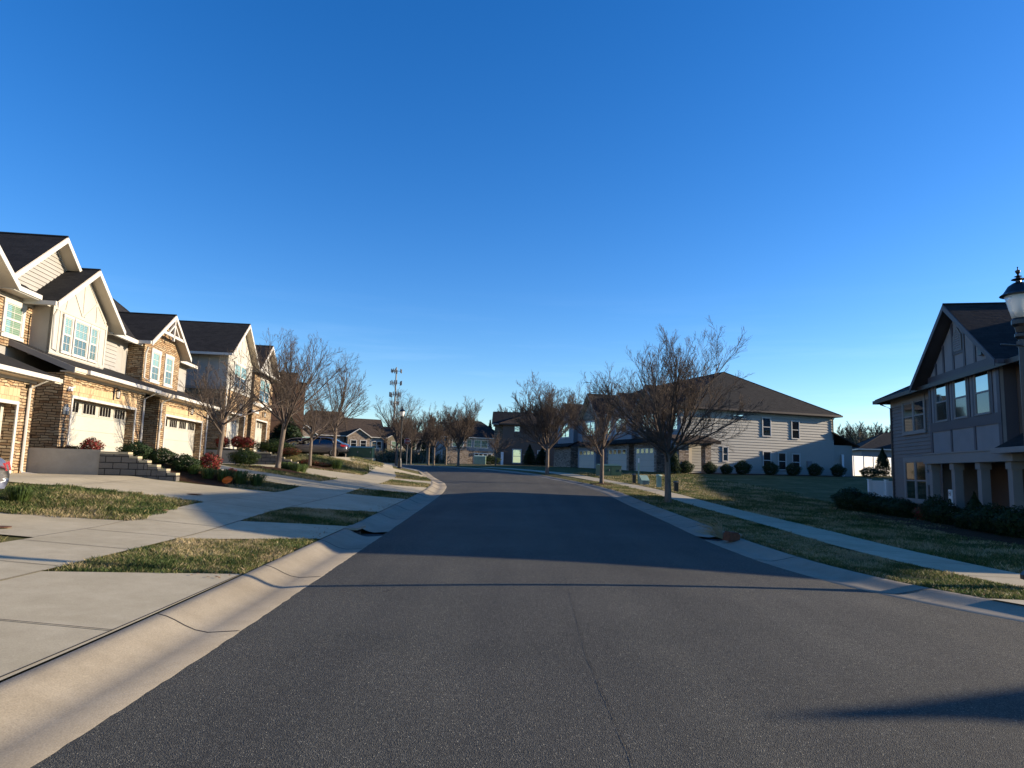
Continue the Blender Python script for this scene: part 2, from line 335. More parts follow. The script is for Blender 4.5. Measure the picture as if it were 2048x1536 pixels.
def inlet(side,y0,y1):
    b=MB(); ed=xl if side<0 else xr; e=float(ed((y0+y1)/2)); z=float(zr((y0+y1)/2))
    def bx(a,c,ya,yb,za,zb,mi=0): a,c=sorted((e+side*a,e+side*c)); b.box(a,c,ya,yb,za,zb,mi)
    bx(-.03,.62,y0-.03,y1+.03,z-.12,z-.045); bx(.60,.84,y0,y1,z-.1,z+.02); bx(.50,.86,y0-.0,y1+.0,z+.10,z+.142,1)  # shallow dark slabs stand in for the shade of an open throat
    o=b.build('kerb_drain_inlet',[m_pit,m_curb],uv=False)
    return o
o=inlet(-1,14.9,15.7); tag(o,'dark open storm drain inlet cut into the left kerb beside a driveway','drain inlet')
o=inlet(1,15.9,16.6); tag(o,'dark storm drain inlet in the shaded right kerb next to a loose brick','drain inlet')
# ---- concrete walks and driveways; coordinates (offset from kerb back, y) on the left
def lin(a,b,n): return [(a[0]+(b[0]-a[0])*i/n,a[1]+(b[1]-a[1])*i/n) for i in range(n+1)]
def pathpts(P,n):
    P=[Vector((p[0],p[1])) for p in P]; L=[0]
    for p,q in zip(P,P[1:]): L.append(L[-1]+(q-p).length)
    out=[]
    for i in range(n+1):
        t=L[-1]*i/n
        for k in range(len(P)-1):
            if t<=L[k+1]+1e-9: s=(t-L[k])/(L[k+1]-L[k]); q=P[k]+(P[k+1]-P[k])*s; out.append((q.x,q.y)); break
    return out
def offl(p): return (float(xl(p[1]))-CW-p[0],p[1])
def offr(p): return (float(xr(p[1]))+CW+p[0],p[1])
def slabstrip(name,A,B,n,m,dz,mat=m_conc,conv=offl):
    A=pathpts(A,n); B=pathpts(B,n); rows=[]
    for j in range(m+1):
        t=j/m; rows.append([conv((a[0]+(c[0]-a[0])*t,a[1]+(c[1]-a[1])*t)) for a,c in zip(A,B)])
    return loft(name,rows,mat,dz)
slabstrip('sidewalk',[(2.0,-8),(2.0,62)],[(3.6,-8),(3.6,62)],280,8,.028)
slabstrip('sidewalk',[(1.75,9.3),(1.9,20),(1.8,30),(1.45,45),(1.2,75)],[(3.2,9.3),(3.4,20),(3.3,30),(2.95,45),(2.7,75)],200,6,.028,conv=offr)
APR=[((0.01,-8),(2,-8),(.01,8.95),(2,8.05)),((.01,12.9),(2,11.4),(.01,15.3),(2,14.2)),((.01,19.1),(2,17.6),(.01,24.7),(2,23.9)),((.01,28.2),(2,26.3),(.01,32.4),(2,30.4)),((.01,35.5),(2,35.1),(.01,38.3),(2,37.2)),((.01,43.2),(2,43.0),(.01,46),(2,45.5)),((.01,51.5),(2,51.5),(.01,55),(2,54))]
for a in APR: slabstrip('driveway_apron',[a[0],a[1]],[a[2],a[3]],8,max(6,int((a[2][1]-a[0][1])/.3)),.024)
DRV=[([(3.6,-8),(13,-8)],[(3.6,9.15),(14,9.2)]),([(3.6,10.35),(12,10.3)],[(3.6,12.9),(6,12.45),(12,12.5)]),([(3.6,16.3),(6.5,16.0),(8,14.9),(12.4,14.6)],[(3.6,21.4),(6,20.9),(8,20.9),(11.3,20.55)]),
 ([(3.6,23.95),(6.0,23.6),(8.4,23.1),(11.3,23.2)],[(3.6,26.7),(6.5,26.9),(9,27.6),(11.3,28.3)]),([(3.6,29.7),(7,30.2),(11.4,31.2)],[(3.6,36),(8,37),(11.9,37.0)]),([(3.6,43.2),(9,42.3)],[(3.6,50),(9.4,50)])]
for a,c in DRV: slabstrip('driveway',a,c,44,max(10,int((c[0][1]-a[0][1])/.28)),.024)
slabstrip('driveway_apron',[(.01,-3),(6,-3)],[(.01,9.05),(6,9.1)],60,60,.022,conv=offr)
# dark expansion joints across walks and drives
b=MB()
def joint(p,q,w_=.012,conv=offl,dz=.034):
    p=conv(p); q=conv(q); n=max(3,int(math.hypot(q[0]-p[0],q[1]-p[1])/.25)); d=Vector((q[0]-p[0],q[1]-p[1])).normalized(); nx_,ny_=-d.y*w_/2,d.x*w_/2
    L=[(p[0]+(q[0]-p[0])*i/n,p[1]+(q[1]-p[1])*i/n) for i in range(n+1)]
    for u_,v_ in zip(L,L[1:]):
        zu,zv=Hs(*u_)+dz,Hs(*v_)+dz
        b.poly([(u_[0]-nx_,u_[1]-ny_,zu),(u_[0]+nx_,u_[1]+ny_,zu),(v_[0]+nx_,v_[1]+ny_,zv),(v_[0]-nx_,v_[1]-ny_,zv)])
for y in np.arange(-6,60,1.6):
    joint((2.02,y),(3.58,y),.012+.0004*y)
for y in np.arange(9.6,60,1.6): joint((1.82,y),(3.3,y),.012+.0004*y,offr)
for y0,y1 in((-8,8.1),(11.4,14.2),(17.6,23.9),(26.3,30.4)): joint((2.0,y0),(2.0,y1),.012)
for y0,y1 in((-8,9.1),(10.4,12.9),(16.3,21.4),(24,26.7),(29.7,36)): joint((3.62,y0),(3.62,y1),.014)
joint((.02,6.0),(2,6.0),.016); joint((.02,2.6),(2,2.6),.016); joint((.02,13.9),(2,12.7),.014); joint((.02,21.8),(3.6,20.6),.014); joint((3.62,18.8),(11,17.9),.014); joint((6.6,16.0),(7.4,21),.014)
joint((3.6,4),(12,4)); joint((.2,30.2),(3.6,28.4)); joint((.02,-8),(.02,9.0),.018,offl,.026)
struct(b.build('paving_joint',m_pit,uv=False))

b=MB(); rg=random.Random(4)
def crack(pts,w_):
    for (xa,ya),(xb,yb) in zip(pts,pts[1:]):
        n=max(2,int(math.hypot(xb-xa,yb-ya)/.12)); px,py=xa,ya
        for i in range(1,n+1):
            x=xa+(xb-xa)*i/n+rg.gauss(0,.004); y=ya+(yb-ya)*i/n; q=w_*rg.uniform(.4,1.3)
            def zz(x,y): t=(x-float(xl(y)))/(float(xr(y))-float(xl(y))); return float(zr(y))+.05*math.sin(math.pi*t)+.004
            b.poly([(px-q,py,zz(px,py)),(px+q,py,zz(px,py)),(x+q,y,zz(x,y)),(x-q,y,zz(x,y))]); px,py=x,y
crack([(.72,2.6),(.70,6),(.85,10.5)],.0022); crack([(2.9,5.6),(4.2,6.6),(5.4,7.2)],.002); crack([(-1.6,8.6),(-1.45,8.8)],.012); crack([(-1.9,9.2),(-1.6,9.3)],.010)
struct(b.build('road_crack',flat('dark bitumen seam',(.022,.021,.02),.8,.2,9),uv=False))
# ---------------------------------------------------------------- building parts (local frame: x outward, y to the viewer's right, z up)
def wall(name,par,x,y0,y1,z0,z1,holes,mat,depth=.3,side=None,sides=(1,1),top=False):
    """front wall with openings, reveals, optional side walls of length side"""
    b=MB(); ys_=sorted({y0,y1,*[h[0] for h in holes],*[h[1] for h in holes]}); zs=sorted({z0,z1,*[h[2] for h in holes],*[h[3] for h in holes]})
    for i in range(len(ys_)-1):
        for j in range(len(zs)-1):
            a,c,d,e=ys_[i],ys_[i+1],zs[j],zs[j+1]
            if any(h[0]<=a+1e-6 and h[1]>=c-1e-6 and h[2]<=d+1e-6 and h[3]>=e-1e-6 for h in holes): continue
            b.poly([(x,a,d),(x,c,d),(x,c,e),(x,a,e)])
    for h in holes:
        a,c,d,e=h[:4]; X=x-depth
        b.poly([(x,a,d),(x,a,e),(X,a,e),(X,a,d)]); b.poly([(x,c,d),(X,c,d),(X,c,e),(x,c,e)]); b.poly([(x,a,e),(x,c,e),(X,c,e),(X,a,e)])
        if d>z0+.01: b.poly([(x,a,d),(X,a,d),(X,c,d),(x,c,d)])
    if side:
        if sides[0]: b.poly([(x,y0,z0),(x,y0,z1),(x-side,y0,z1),(x-side,y0,z0)])
        if sides[1]: b.poly([(x,y1,z0),(x-side,y1,z0),(x-side,y1,z1),(x,y1,z1)])
    return b.build(name,mat,par)
def gwall(name,par,x,P,mat,th=.05):
    """flat polygon wall piece P=[(y,z)] with thickness"""
    b=MB(); n=len(P); A=[(x,p[0],p[1]) for p in P]; B=[(x-th,p[0],p[1]) for p in P]
    ar=sum(P[i][0]*P[(i+1)%n][1]-P[(i+1)%n][0]*P[i][1] for i in range(n))
    if ar<0: A=A[::-1]; B=B[::-1]
    b.poly(A); b.poly(B[::-1])
    for i in range(n): j=(i+1)%n; b.poly([A[j],A[i],B[i],B[j]])
    return b.build(name,mat,par)
def clipspan(P,z):
    xs=[]; n=len(P)
    for i in range(n):
        (a,za),(c,zc)=P[i],P[(i+1)%n]
        if abs(za-zc)<1e-9: continue
        t=(z-za)/(zc-za)
        if -1e-9<=t<=1+1e-9: xs.append(a+(c-a)*t)
    return (min(xs),max(xs)) if len(xs)>=2 else None
def lap(name,par,x,P,mat,h=.17,lip=.034,axis_='x',back=True):
    """lap siding on convex polygon P=[(y,z)] as real overlapping courses; axis_ 'x' faces +x, 'y-' faces -y, 'y+' faces +y (P=(x,z) then)"""
    b=MB(); z0=min(p[1] for p in P); z1=max(p[1] for p in P); z=z0
    def pt(off,a,zz):
        if axis_=='x': return (x+off,a,zz)
        if axis_=='y-': return (a,x-off,zz)
        return (a,x+off,zz)
    while z<z1-.01:
        zt=min(z+h,z1); s0=clipspan(P,z+1e-4); s1=clipspan(P,zt-1e-4)
        if s0 and s1:
            q=[pt(lip,s0[0],z),pt(lip,s0[1],z),pt(.003,s1[1],zt),pt(.003,s1[0],zt)]; l=[pt(.0,s0[0],z),pt(.0,s0[1],z),pt(lip,s0[1],z),pt(lip,s0[0],z)]
            if axis_=='y+': q=q[::-1]; l=l[::-1]
            if axis_=='y-': pass
            b.poly(q); b.poly(l)
        z=zt
    o=b.build(name,mat,par); return o
def window(par,x,y0,y1,z0,z1,tw=.11,trim=None,pane=None,pane2=None,mx=1,mz=1,ax='x',head=.0,sash=None,mull=()):
    """double-hung window; y0..z1 = outside of casing. mull: y positions of mullions for grouped windows"""
    trim=trim or m_trim; pane=pane or m_gblind; pane2=pane2 or pane; b=MB()
    def bx(B,xa,xb,a,c,d,e,mi=0):
        if ax=='x': B.box(x+xa,x+xb,a,c,d,e,mi)
        elif ax=='y-': B.box(a,c,x-xb,x-xa,d,e,mi)
        else: B.box(a,c,x+xa,x+xb,d,e,mi)
    bx(b,0,.045,y0,y0+tw,z0+tw,z1-tw-head); bx(b,0,.045,y1-tw,y1,z0+tw,z1-tw-head)
    bx(b,0,.052,y0-.02,y1+.02,z1-tw-head,z1); bx(b,0,.06,y0-.02,y1+.02,z0,z0+tw*.8)
    ed=[y0+tw,*[m for m in mull for m in (m-tw*.45,m+tw*.45)],y1-tw]; za,zb=z0+tw*.8,z1-tw-head; zm=(za+zb)/2; p=MB()
    for i in range(0,len(ed),2):
        a,c=ed[i],ed[i+1]
        if i: bx(b,0,.045,ed[i-1],a,za,zb)
        s=.035
        for (u,v,q,r) in((a,a+s,za,zb),(c-s,c,za,zb),(a,c,za,za+s),(a,c,zb-s,zb),(a,c,zm-.03,zm+.03)): bx(b,.004,.03 if r-q<.07 else .026,u,v,q,r)
        for k in range(mx): yy=a+(c-a)*(k+1)/(mx+1); bx(b,.006,.0215,yy-.009,yy+.009,za+s,zb-s)
        if mz:
            for zz in((za+zm)/2,(zb+zm)/2): bx(b,.006,.0225,a+s,c-s,zz-.009,zz+.009)
        bx(p,.0,.013,a+.01,c-.01,zm+.005,zb-.01,0); bx(p,.0,.011,a+.01,c-.01,za+.01,zm-.005,1)
    o=b.build('window',trim,par); p.build('pane',[pane,pane2],o); return o
def garage_door(par,x,y0,y1,z0,z1,mat=m_garage,ppan=True,rev=.32):
    b=MB(); X=x-rev; n=4; hh=(z1-z0)/n; W=y1-y0
    for k in range(n): b.box(X-.05,X,y0,y1,z0+k*hh+.006,z0+(k+1)*hh-.006)
    b.box(X-.06,X-.02,y0,y1,z0,z1)
    o=b.build('garage_door',mat,par); za,zb=z0+3*hh+.1,z0+4*hh-.07; pw=W/4
    for i in range(4):
        a=y0+i*pw+.17; c=y0+(i+1)*pw-.17; f=MB(); f.box(X,X+.012,a,c,za,zb); f.build('pane',m_ggar,o)
        if ppan:
            q=MB()
            for k in range(1,4): yy=a+(c-a)*k/4; q.box(X+.012,X+.022,yy-.012,yy+.012,za,zb)
            for (u,v,r,t_) in((a-.04,a,za-.04,zb+.04),(c,c+.04,za-.04,zb+.04),(a,c,za-.04,za),(a,c,zb,zb+.04)): q.box(X,X+.02,u,v,r,t_)
            q.build('muntin',mat,o)
    return o
def casing(par,x,y0,y1,z0,z1,w_=.1,mat=None):
    b=MB(); b.box(x,x+.03,y0-w_,y0,z0,z1); b.box(x,x+.03,y1,y1+w_,z0,z1); b.box(x,x+.034,y0-w_,y1+w_,z1,z1+w_); return b.build('door_casing',mat or m_trim,par)
def roof_x(name,par,xf,xb,y0,y1,ze,zt,shin=None,soff=None,trim=None,yc=None,fasc=.2,gut=True):
    """gable roof, ridge along x (gable faces front)"""
    shin=shin or m_shin; soff=soff or m_soff; trim=trim or m_trim; yc=(y0+y1)/2 if yc is None else yc; b=MB(); th=.13
    b.slab([(xf,y0,ze),(xb,y0,ze),(xb,yc,zt),(xf,yc,zt)],th,0,1); b.slab([(xf,yc,zt),(xb,yc,zt),(xb,y1,ze),(xf,y1,ze)],th,0,1)
    b.tube([(xf+.01,yc,zt+.0),(xb,yc,zt+.0)],.05,6,0)
    o=b.build(name,[shin,soff],par); f=MB()
    for ya in(y0,y1):
        f.slab([(xf,ya,ze-.015),(xf+.03,ya,ze-.015),(xf+.03,yc,zt-.015),(xf,yc,zt-.015)],fasc)
    f.build('rake_board',trim,o); 
    for ya,sg in((y0,-1),(y1,1)):
        a,c=sorted((ya,ya+sg*.1)); g=MB(); g.box(xb,xf-.02,a,c,ze-.15,ze-.01)
        if gut: g.build('gutter',trim,o)
    return o
def hip(name,par,x0,x1,y0,y1,ze,zt,shin=None,soff=None,trim=None,ridge='y',hl=None,hr=None,gut=True):
    """hip roof; ridge along y; hl/hr = hip run at low/high y (0 = gable)"""
    shin=shin or m_shin; soff=soff or m_soff; trim=trim or m_trim; xc=(x0+x1)/2; W=(x1-x0)/2
    hl=W if hl is None else hl; hr=W if hr is None else hr; A=(xc,y0+hl,zt); B=(xc,y1-hr,zt); b=MB()
    P=dict(a=(x1,y0,ze),b=(x1,y1,ze),c=(x0,y1,ze),d=(x0,y0,ze))
    b.poly([P['a'],P['b'],B,A]); b.poly([P['c'],P['d'],A,B]); b.poly([P['d'],P['a'],A],0 if hl>.1 else 2); b.poly([P['b'],P['c'],B],0 if hr>.1 else 2)
    b.poly([(x0,y0,ze-.02),(x0,y1,ze-.02),(x1,y1,ze-.02),(x1,y0,ze-.02)],1)
    for p,q in((P['a'],A),(P['b'],B),(P['c'],B),(P['d'],A),(A,B)): b.tube([p,q],.05,5,0)
    o=b.build(name,[shin,soff,soff],par)
    if gut:
        g=MB(); g.box(x1,x1+.1,y0-.1,y1+.1,ze-.17,ze-.01); g.box(x0-.1,x0,y0-.1,y1+.1,ze-.17,ze-.01); g.box(x0,x1,y0-.1,y0,ze-.17,ze-.01); g.box(x0,x1,y1,y1+.1,ze-.17,ze-.01); g.build('gutter',trim,o)
    return o
def downspout(par,x,y,z0,z1,kick=.45,mat=None,r=.042,back=.4):
    b=MB(); b.tube([(x+back,y+.12,z1+.12),(x+back,y+.12,z1-.02),(x,y,z1-.3),(x,y,z0+.15),(x+.05,y,z0+.06),(x+kick,y,z0+.02)],r,6); return b.build('downspout',mat or m_trim,par)
def lantern(par,x,y,z):
    b=MB(); b.box(x,x+.03,y-.05,y+.05,z-.12,z+.2); b.tube([(x+.02,y,z+.16),(x+.1,y,z+.24),(x+.17,y,z+.2)],.012,5); b.lathe([(.01,.2),(.09,.12),(.1,.1),(.02,.1)],(x+.17,y,z),6); b.lathe([(.02,-.2),(.08,-.17),(.07,-.15)],(x+.17,y,z),6)
    for k in range(6): a=k*math.pi/3; b.tube([(x+.17+.08*math.cos(a),y+.08*math.sin(a),z+.1),(x+.17+.065*math.cos(a),y+.065*math.sin(a),z-.16)],.007,4)
    o=b.build('wall_lantern',m_black,par); c=MB(); c.lathe([(.05,-.15),(.06,.09)],(x+.17,y,z),6); c.build('lamp_glass',m_lampg,o); return o
def boards(par,x,segs,w_=.1,mat=None,th=.02,name='trim_board'):
    b=MB()
    for i,s in enumerate(segs):
        (a,c,d,e)=s[:4]; ww=s[4] if len(s)>4 else w_; t_=th+.0017*(i%4)
        v=Vector((0,d-a,e-c)).normalized(); p=Vector((0,-v.z,v.y))*ww/2
        q=[Vector((x+t_,a,c))-p,Vector((x+t_,d,e))-p,Vector((x+t_,d,e))+p,Vector((x+t_,a,c))+p]
        b.slab(q,0,d=(-t_,0,0))
    return b.build(name,mat or m_trim,par)
def text(par,s,size,loc,rot,mat,name,ext=.004,al='CENTER'):
    c=bpy.data.curves.new(name,'FONT'); c.body=s; c.size=size; c.extrude=ext; c.align_x=al; c.align_y='CENTER'; t_=bpy.data.objects.new('tmp',c); SC.collection.objects.link(t_)
    me=bpy.data.meshes.new_from_object(t_.evaluated_get(bpy.context.evaluated_depsgraph_get())); bpy.data.objects.remove(t_); bpy.data.curves.remove(c)
    me.materials.clear(); me.materials.append(mat); o=bpy.data.objects.new(name,me); SC.collection.objects.link(o); o.parent=par; o.location=loc; o.rotation_euler=rot; return o
def rowpos(s,d=0,z=0): p=OL+U*s+N_*d; return (float(p[0]),float(p[1]),z)
# ---------------------------------------------------------------- left row of townhouses
def garage_base(t,W=6.5,door=(.67,5.64),h=2.85,sd=4.2,num=None,side_mat=m_stone,zdoor=2.07):
    wall('stone_wall',t,0,0,W,0,h,[(door[0],door[1],0,zdoor)],m_stone,.34,side=sd)
    b=MB(); b.box(0,.016,door[0]-.1,door[1]+.1,zdoor+.102,zdoor+.47); b.build('brick_lintel',m_lintel,t)
    casing(t,0,door[0],door[1],0,zdoor); garage_door(t,0,door[0]+.001,door[1]-.001,0,zdoor-.001)
    b=MB(); b.box(.0,.03,0,W,h-.07,h+.02); b.build('frieze_board',m_trim,t)
    lantern(t,0,W/2+.35,h-.32)
    if num:
        b=MB(); y,z=.27,1.66; pts=[(y-.19,z-.17),(y+.19,z-.17),(y+.2,z+.07)]+[(y+.13*math.cos(a),z+.08+.1*math.sin(a)) for a in np.linspace(0,math.pi,9)]+[(y-.2,z+.07)]
        b.slab([(.035,p,q) for p,q in pts],0,d=(-.035,0,0)); o=b.build('number_plate',m_plate,t)
        text(o,num,.17,(.038,y,z+.01),(R_(90),0,R_(90)),m_white,'numerals')
def shed(t,y0,y1,xf=.45,zf=3.02,xb=-1.65,zb=3.85,g0=.5,g1=6.75,mat=m_shin,rake=True):
    b=MB(); b.slab([(xf,y0,zf),(xf,y1,zf),(xb,y1,zb),(xb,y0,zb)],.12,0,1); b.box(-.02,xf-.03,y0+.02,y1-.02,zf-.16,zf-.125,1)
    o=b.build('lower_roof',[mat,m_soff],t); g=MB()
    g.slab([(xf-.02,g0,zf-.005),(xf+.11,g0,zf-.005),(xf+.11,g1,zf-.005),(xf-.02,g1,zf-.005)],.13); g.build('gutter',m_trim,o)
    if rake:
        g=MB(); g.slab([(xf,y0-.025,zf-.01),(xf,y0-.003,zf-.01),(xb,y0-.003,zb-.01),(xb,y0-.025,zb-.01)],.19); g.build('rake_board',m_ltrim,o)
    return o
def recess(t,y0,y1,z0,z1,mat,mname='upper_wall',x=-1.65,sidlap=None):
    if sidlap: lap(mname,t,x,[(y0,z0),(y1,z0),(y1,z1),(y0,z1)],mat)
    else: gwall(mname,t,x,[(y0,z0),(y1,z0),(y1,z1),(y0,z1)],mat)
def back_block(t,y0,y1,zt,x=-1.66,depth=9):
    b=MB(); b.box(-depth,x-.06,y0+.04,y1-.04,-.5,zt); b.build('rear_wall',m_sgrey,t)
# unit 0 (nearest, mostly out of frame)
t=E('townhouse',rowpos(14.45,0,1.0),ANG,'ledge stone townhouse cut off at the left picture edge, behind the silver sedan','townhouse','stone and cream townhouses along the left side')
garage_base(t); shed(t,-.3,7.15,g1=6.75); downspout(t,.06,6.15,.02,2.9)
b=MB(); b.box(.0,.12,6.0,6.1,2.62,2.72); b.build('security_camera',m_black,t)
back_block(t,-1,8,5.7); recess(t,-1,5.6,3.8,5.8,m_stone)
gwall('gable_wall',t,-1.0,[(1.4,3.4),(5.4,3.4),(5.4,5.85),(3.4,7.45),(1.4,5.85)],m_cream,.7)
window(t,-1.0,2.2,4.6,3.95,5.6,mull=(3.4,)); roof_x('gable_roof',t,-.55,-8,.7,6.1,5.78,7.7)
hip('main_roof',t,-10,-1.2,-4,8.1,5.93,8.2,hr=0)
# unit 1
def unit1():
    t=E('townhouse',rowpos(22.57,0,1.5),ANG,'townhouse with cream half-timber gable over three windows, number plate beside its cream garage door','townhouse','stone and cream townhouses along the left side')
    garage_base(t,num='520'); shed(t,-.3,7.95); downspout(t,.06,6.35,.0,2.9)
    b=MB(); b.box(0,.05,.26,.36,2.3,2.42); b.box(.05,.16,.2,.3,2.28,2.36); b.tube([(.05,.36,2.38),(.15,.44,2.44)],.03,6); b.build('security_camera',m_white,t)
    back_block(t,-1.65,8.1,5.4)
    recess(t,-1.65,.8,3.6,5.15,m_stone); b=MB(); b.box(-1.65,-1.6,-1.65,.8,5.1,5.42); b.build('frieze_board',m_stucco,t)
    window(t,-1.65,-.82,.36,3.86,5.13,tw=.15,mx=1,mz=1)
    # projecting bay
    b=MB(); b.poly([(-1.0,.78,3.5),(-1.0,.78,5.4),(-1.66,.78,5.4),(-1.66,.78,3.5)]); b.build('bay_side_wall',m_stucco,t); b=MB(); b.poly([(-1.0,4.78,3.5),(-1.66,4.78,3.5),(-1.66,4.78,5.4),(-1.0,4.78,5.4)]); b.build('bay_side_wall',m_stucco,t)
    gwall('gable_wall',t,-1.0,[(.78,3.45),(4.78,3.45),(4.78,5.35),(2.78,6.95),(.78,5.35)],m_cream,.08)
    boards(t,-1.0,[(.78,3.68,4.78,3.68,.12),(.78,5.22,4.78,5.22,.11),(.84,3.7,.84,5.36,.12),(4.72,3.7,4.72,5.36,.12),(1.28,3.7,1.28,5.2,.08),(4.24,3.7,4.24,5.2,.08),(1.6,5.27,1.75,6.0,.09),(2.78,5.3,1.95,6.2,.09),(2.82,5.3,2.78,6.7,.09),(2.9,5.3,3.8,6.0,.09),(3.85,5.27,3.8,5.95,.09),
        (.95,5.42,2.78,6.88,.12),(4.61,5.42,2.78,6.88,.12)],mat=m_cream)
    window(t,-.98,1.44,2.12,3.72,5.12,tw=.09,mx=1,pane2=m_glow); window(t,-.98,2.20,3.30,3.72,5.12,tw=.09,mx=2,pane2=m_glow); window(t,-.98,3.38,4.06,3.72,5.12,tw=.09,mx=1,pane2=m_glow)
    roof_x('bay_roof',t,-.55,-6.2,.18,5.38,5.28,7.12)
    b=MB(); b.tube([(-.8,.72,5.12),(-.86,.66,4.9),(-.86,.72,3.75),(-.7,.72,3.66)],.04,6); b.build('downspout',m_trim,t)
    # rear big gable with siding
    lap('gable_siding',t,-1.65,[(-1.35,5.72),(4.3,5.72),(1.5,7.72)],m_sgrey,.15); gwall('gable_backing',t,-1.66,[(-1.6,5.5),(4.6,5.5),(1.5,7.8)],m_sgrey)
    boards(t,-1.63,[(-1.5,5.6,1.5,7.75,.1),(4.5,5.6,1.5,7.75,.1)],name='rake_trim')
    b=MB(); b.slab([(-1.15,-1.7,5.43),(-1.15,.2,5.43),(-1.66,.2,5.78),(-1.66,-1.7,5.78)],.1); b.build('apron_roof',m_shin,t)
    b=MB(); b.box(-1.17,-1.04,-1.7,.15,5.29,5.44); b.build('gutter',m_trim,t); b=MB(); b.box(-1.65,-1.17,-1.7,.2,5.28,5.31); b.build('soffit',m_soff,t)
    roof_x('gable_roof',t,-1.15,-9,-1.78,4.78,5.42,7.93,gut=False)
    # recess right of bay
    recess(t,4.78,7.2,3.5,5.3,m_sgrey,x=-1.62,sidlap=1); recess(t,4.78,7.9,3.3,5.3,m_sgrey,x=-1.66)
    window(t,-1.61,4.95,5.75,3.7,5.1,tw=.12,mx=0,mz=0)
    b=MB(); b.slab([(-1.1,5.2,5.28),(-1.1,7.9,5.28),(-3,7.9,6.6),(-3,5.2,6.6)],.1,0,1); o=b.build('eave_roof',[m_shin,m_soff],t); b=MB(); b.box(-1.12,-.99,5.3,7.6,5.14,5.29); b.build('gutter',m_trim,o)
    hip('main_roof',t,-11,-1.6,-2,8.0,5.42,7.9,hl=0,hr=0,gut=False)
unit1()
def unit2():
    t=E('townhouse',rowpos(30.7,0,1.5),ANG,'townhouse with an all-stone upper gable and two separate windows under a white truss bracket','townhouse','stone and cream townhouses along the left side')
    garage_base(t,W=6.9,door=(.87,5.95),num='524'); shed(t,-.3,7.5,g1=7.3); downspout(t,.06,6.65,0,2.9); downspout(t,.06,.12,0,2.9)
    back_block(t,-.2,8,5.3); 
    wall('bay_wall',t,-1.0,.4,4.85,3.4,5.4,[],m_stone,.1,side=1.2); gwall('bay_gable',t,-1.0,[(.4,5.4),(4.85,5.4),(2.62,7.0)],m_stone,.08)
    window(t,-1.0,1.16,2.3,3.66,5.26,tw=.17,mx=1,pane2=m_glow); window(t,-1.0,2.84,3.98,3.66,5.26,tw=.17,mx=1,pane2=m_glow)
    roof_x('gable_roof',t,-.55,-9.5,.02,5.2,5.4,7.15)
    b=MB(); x=-.6; b.beam((x,1.2,6.08),(x,4.05,6.08),.1,.13); b.beam((x,2.62,5.85),(x,2.62,7.0),.12,.1); b.beam((x+.01,1.9,6.12),(x+.01,2.6,6.65),.08,.08); b.beam((x+.01,3.34,6.12),(x+.01,2.64,6.65),.08,.08); b.build('gable_bracket',m_trim,t)
    b=MB(); b.tube([(-.8,.3,5.15),(-.9,.36,4.9),(-.9,.36,3.75),(-.7,.36,3.62)],.04,6); b.build('downspout',m_trim,t)
    recess(t,4.85,7.8,3.4,5.4,m_sgrey,x=-1.64)
    hip('main_roof',t,-9.5,-1.2,-7.5,7.9,5.38,8.9,hl=3.8,hr=3.2)
unit2()
def unit3():
    t=E('townhouse',rowpos(40.4,0,2.3),ANG,'tall cream board gable over ledge stone, paired windows, grey side wall facing the camera','townhouse','stone and cream townhouses along the left side')
    wall('stone_wall',t,0,0,5.45,0,3.55,[(.9,4.6,0,2.2)],m_stone,.34,side=6); garage_door(t,0,.901,4.599,0,2.199); casing(t,0,.9,4.6,0,2.2)
    b=MB(); b.box(-6,.01,-.012,.0,3.55,5.75); b.build('upper_side_wall',m_sgrey,t); b=MB(); b.box(-6,.01,5.45,5.462,3.55,5.75); b.build('upper_side_wall',m_sgrey,t)
    b=MB(); b.box(-5,-.1,-.03,0,3.5,3.68)
    for k in range(8): b.box(-.5-k*.6,-.46-k*.6,-.02,0,3.68,5.6)
    b.build('side_batten',m_ltrim,t)
    gwall('gable_wall',t,.03,[(0,3.55),(5.45,3.55),(5.45,5.7),(2.72,7.85),(0,5.7)],m_cream,.1)
    boards(t,.03,[(0,3.62,5.45,3.62,.14),(.06,3.7,.06,5.7,.12),(5.39,3.7,5.39,5.7,.12),(.8,3.7,.8,5.35,.08),(4.65,3.7,4.65,5.35,.08),(0,5.42,5.45,5.42,.1),(1.2,5.5,1.2,6.5,.08),(2.72,5.5,1.6,6.8,.08),(2.72,5.5,2.72,7.6,.08),(2.8,5.5,4.0,6.6,.08),(4.3,5.5,4.3,6.3,.08)],mat=m_cream)
    window(t,.05,1.2,4.2,3.72,5.4,tw=.13,mull=(2.7,),pane2=m_gdark)
    roof_x('gable_roof',t,.42,-10,-.5,5.95,5.62,8.0,gut=True); downspout(t,.06,.1,0,5.5); lantern(t,0,2.8,2.75)
    back_block(t,0,5.45,5.6,x=-1)
    b=MB(); b.slab([(.3,5.2,2.75),(.3,6.7,2.75),(-1.2,6.7,3.25),(-1.2,5.2,3.25)],.14); b.build('porch_roof',m_shin,t)
    b=MB(); b.box(.28,.4,5.2,6.7,2.55,2.74); b.build('gutter',m_trim,t)
unit3()
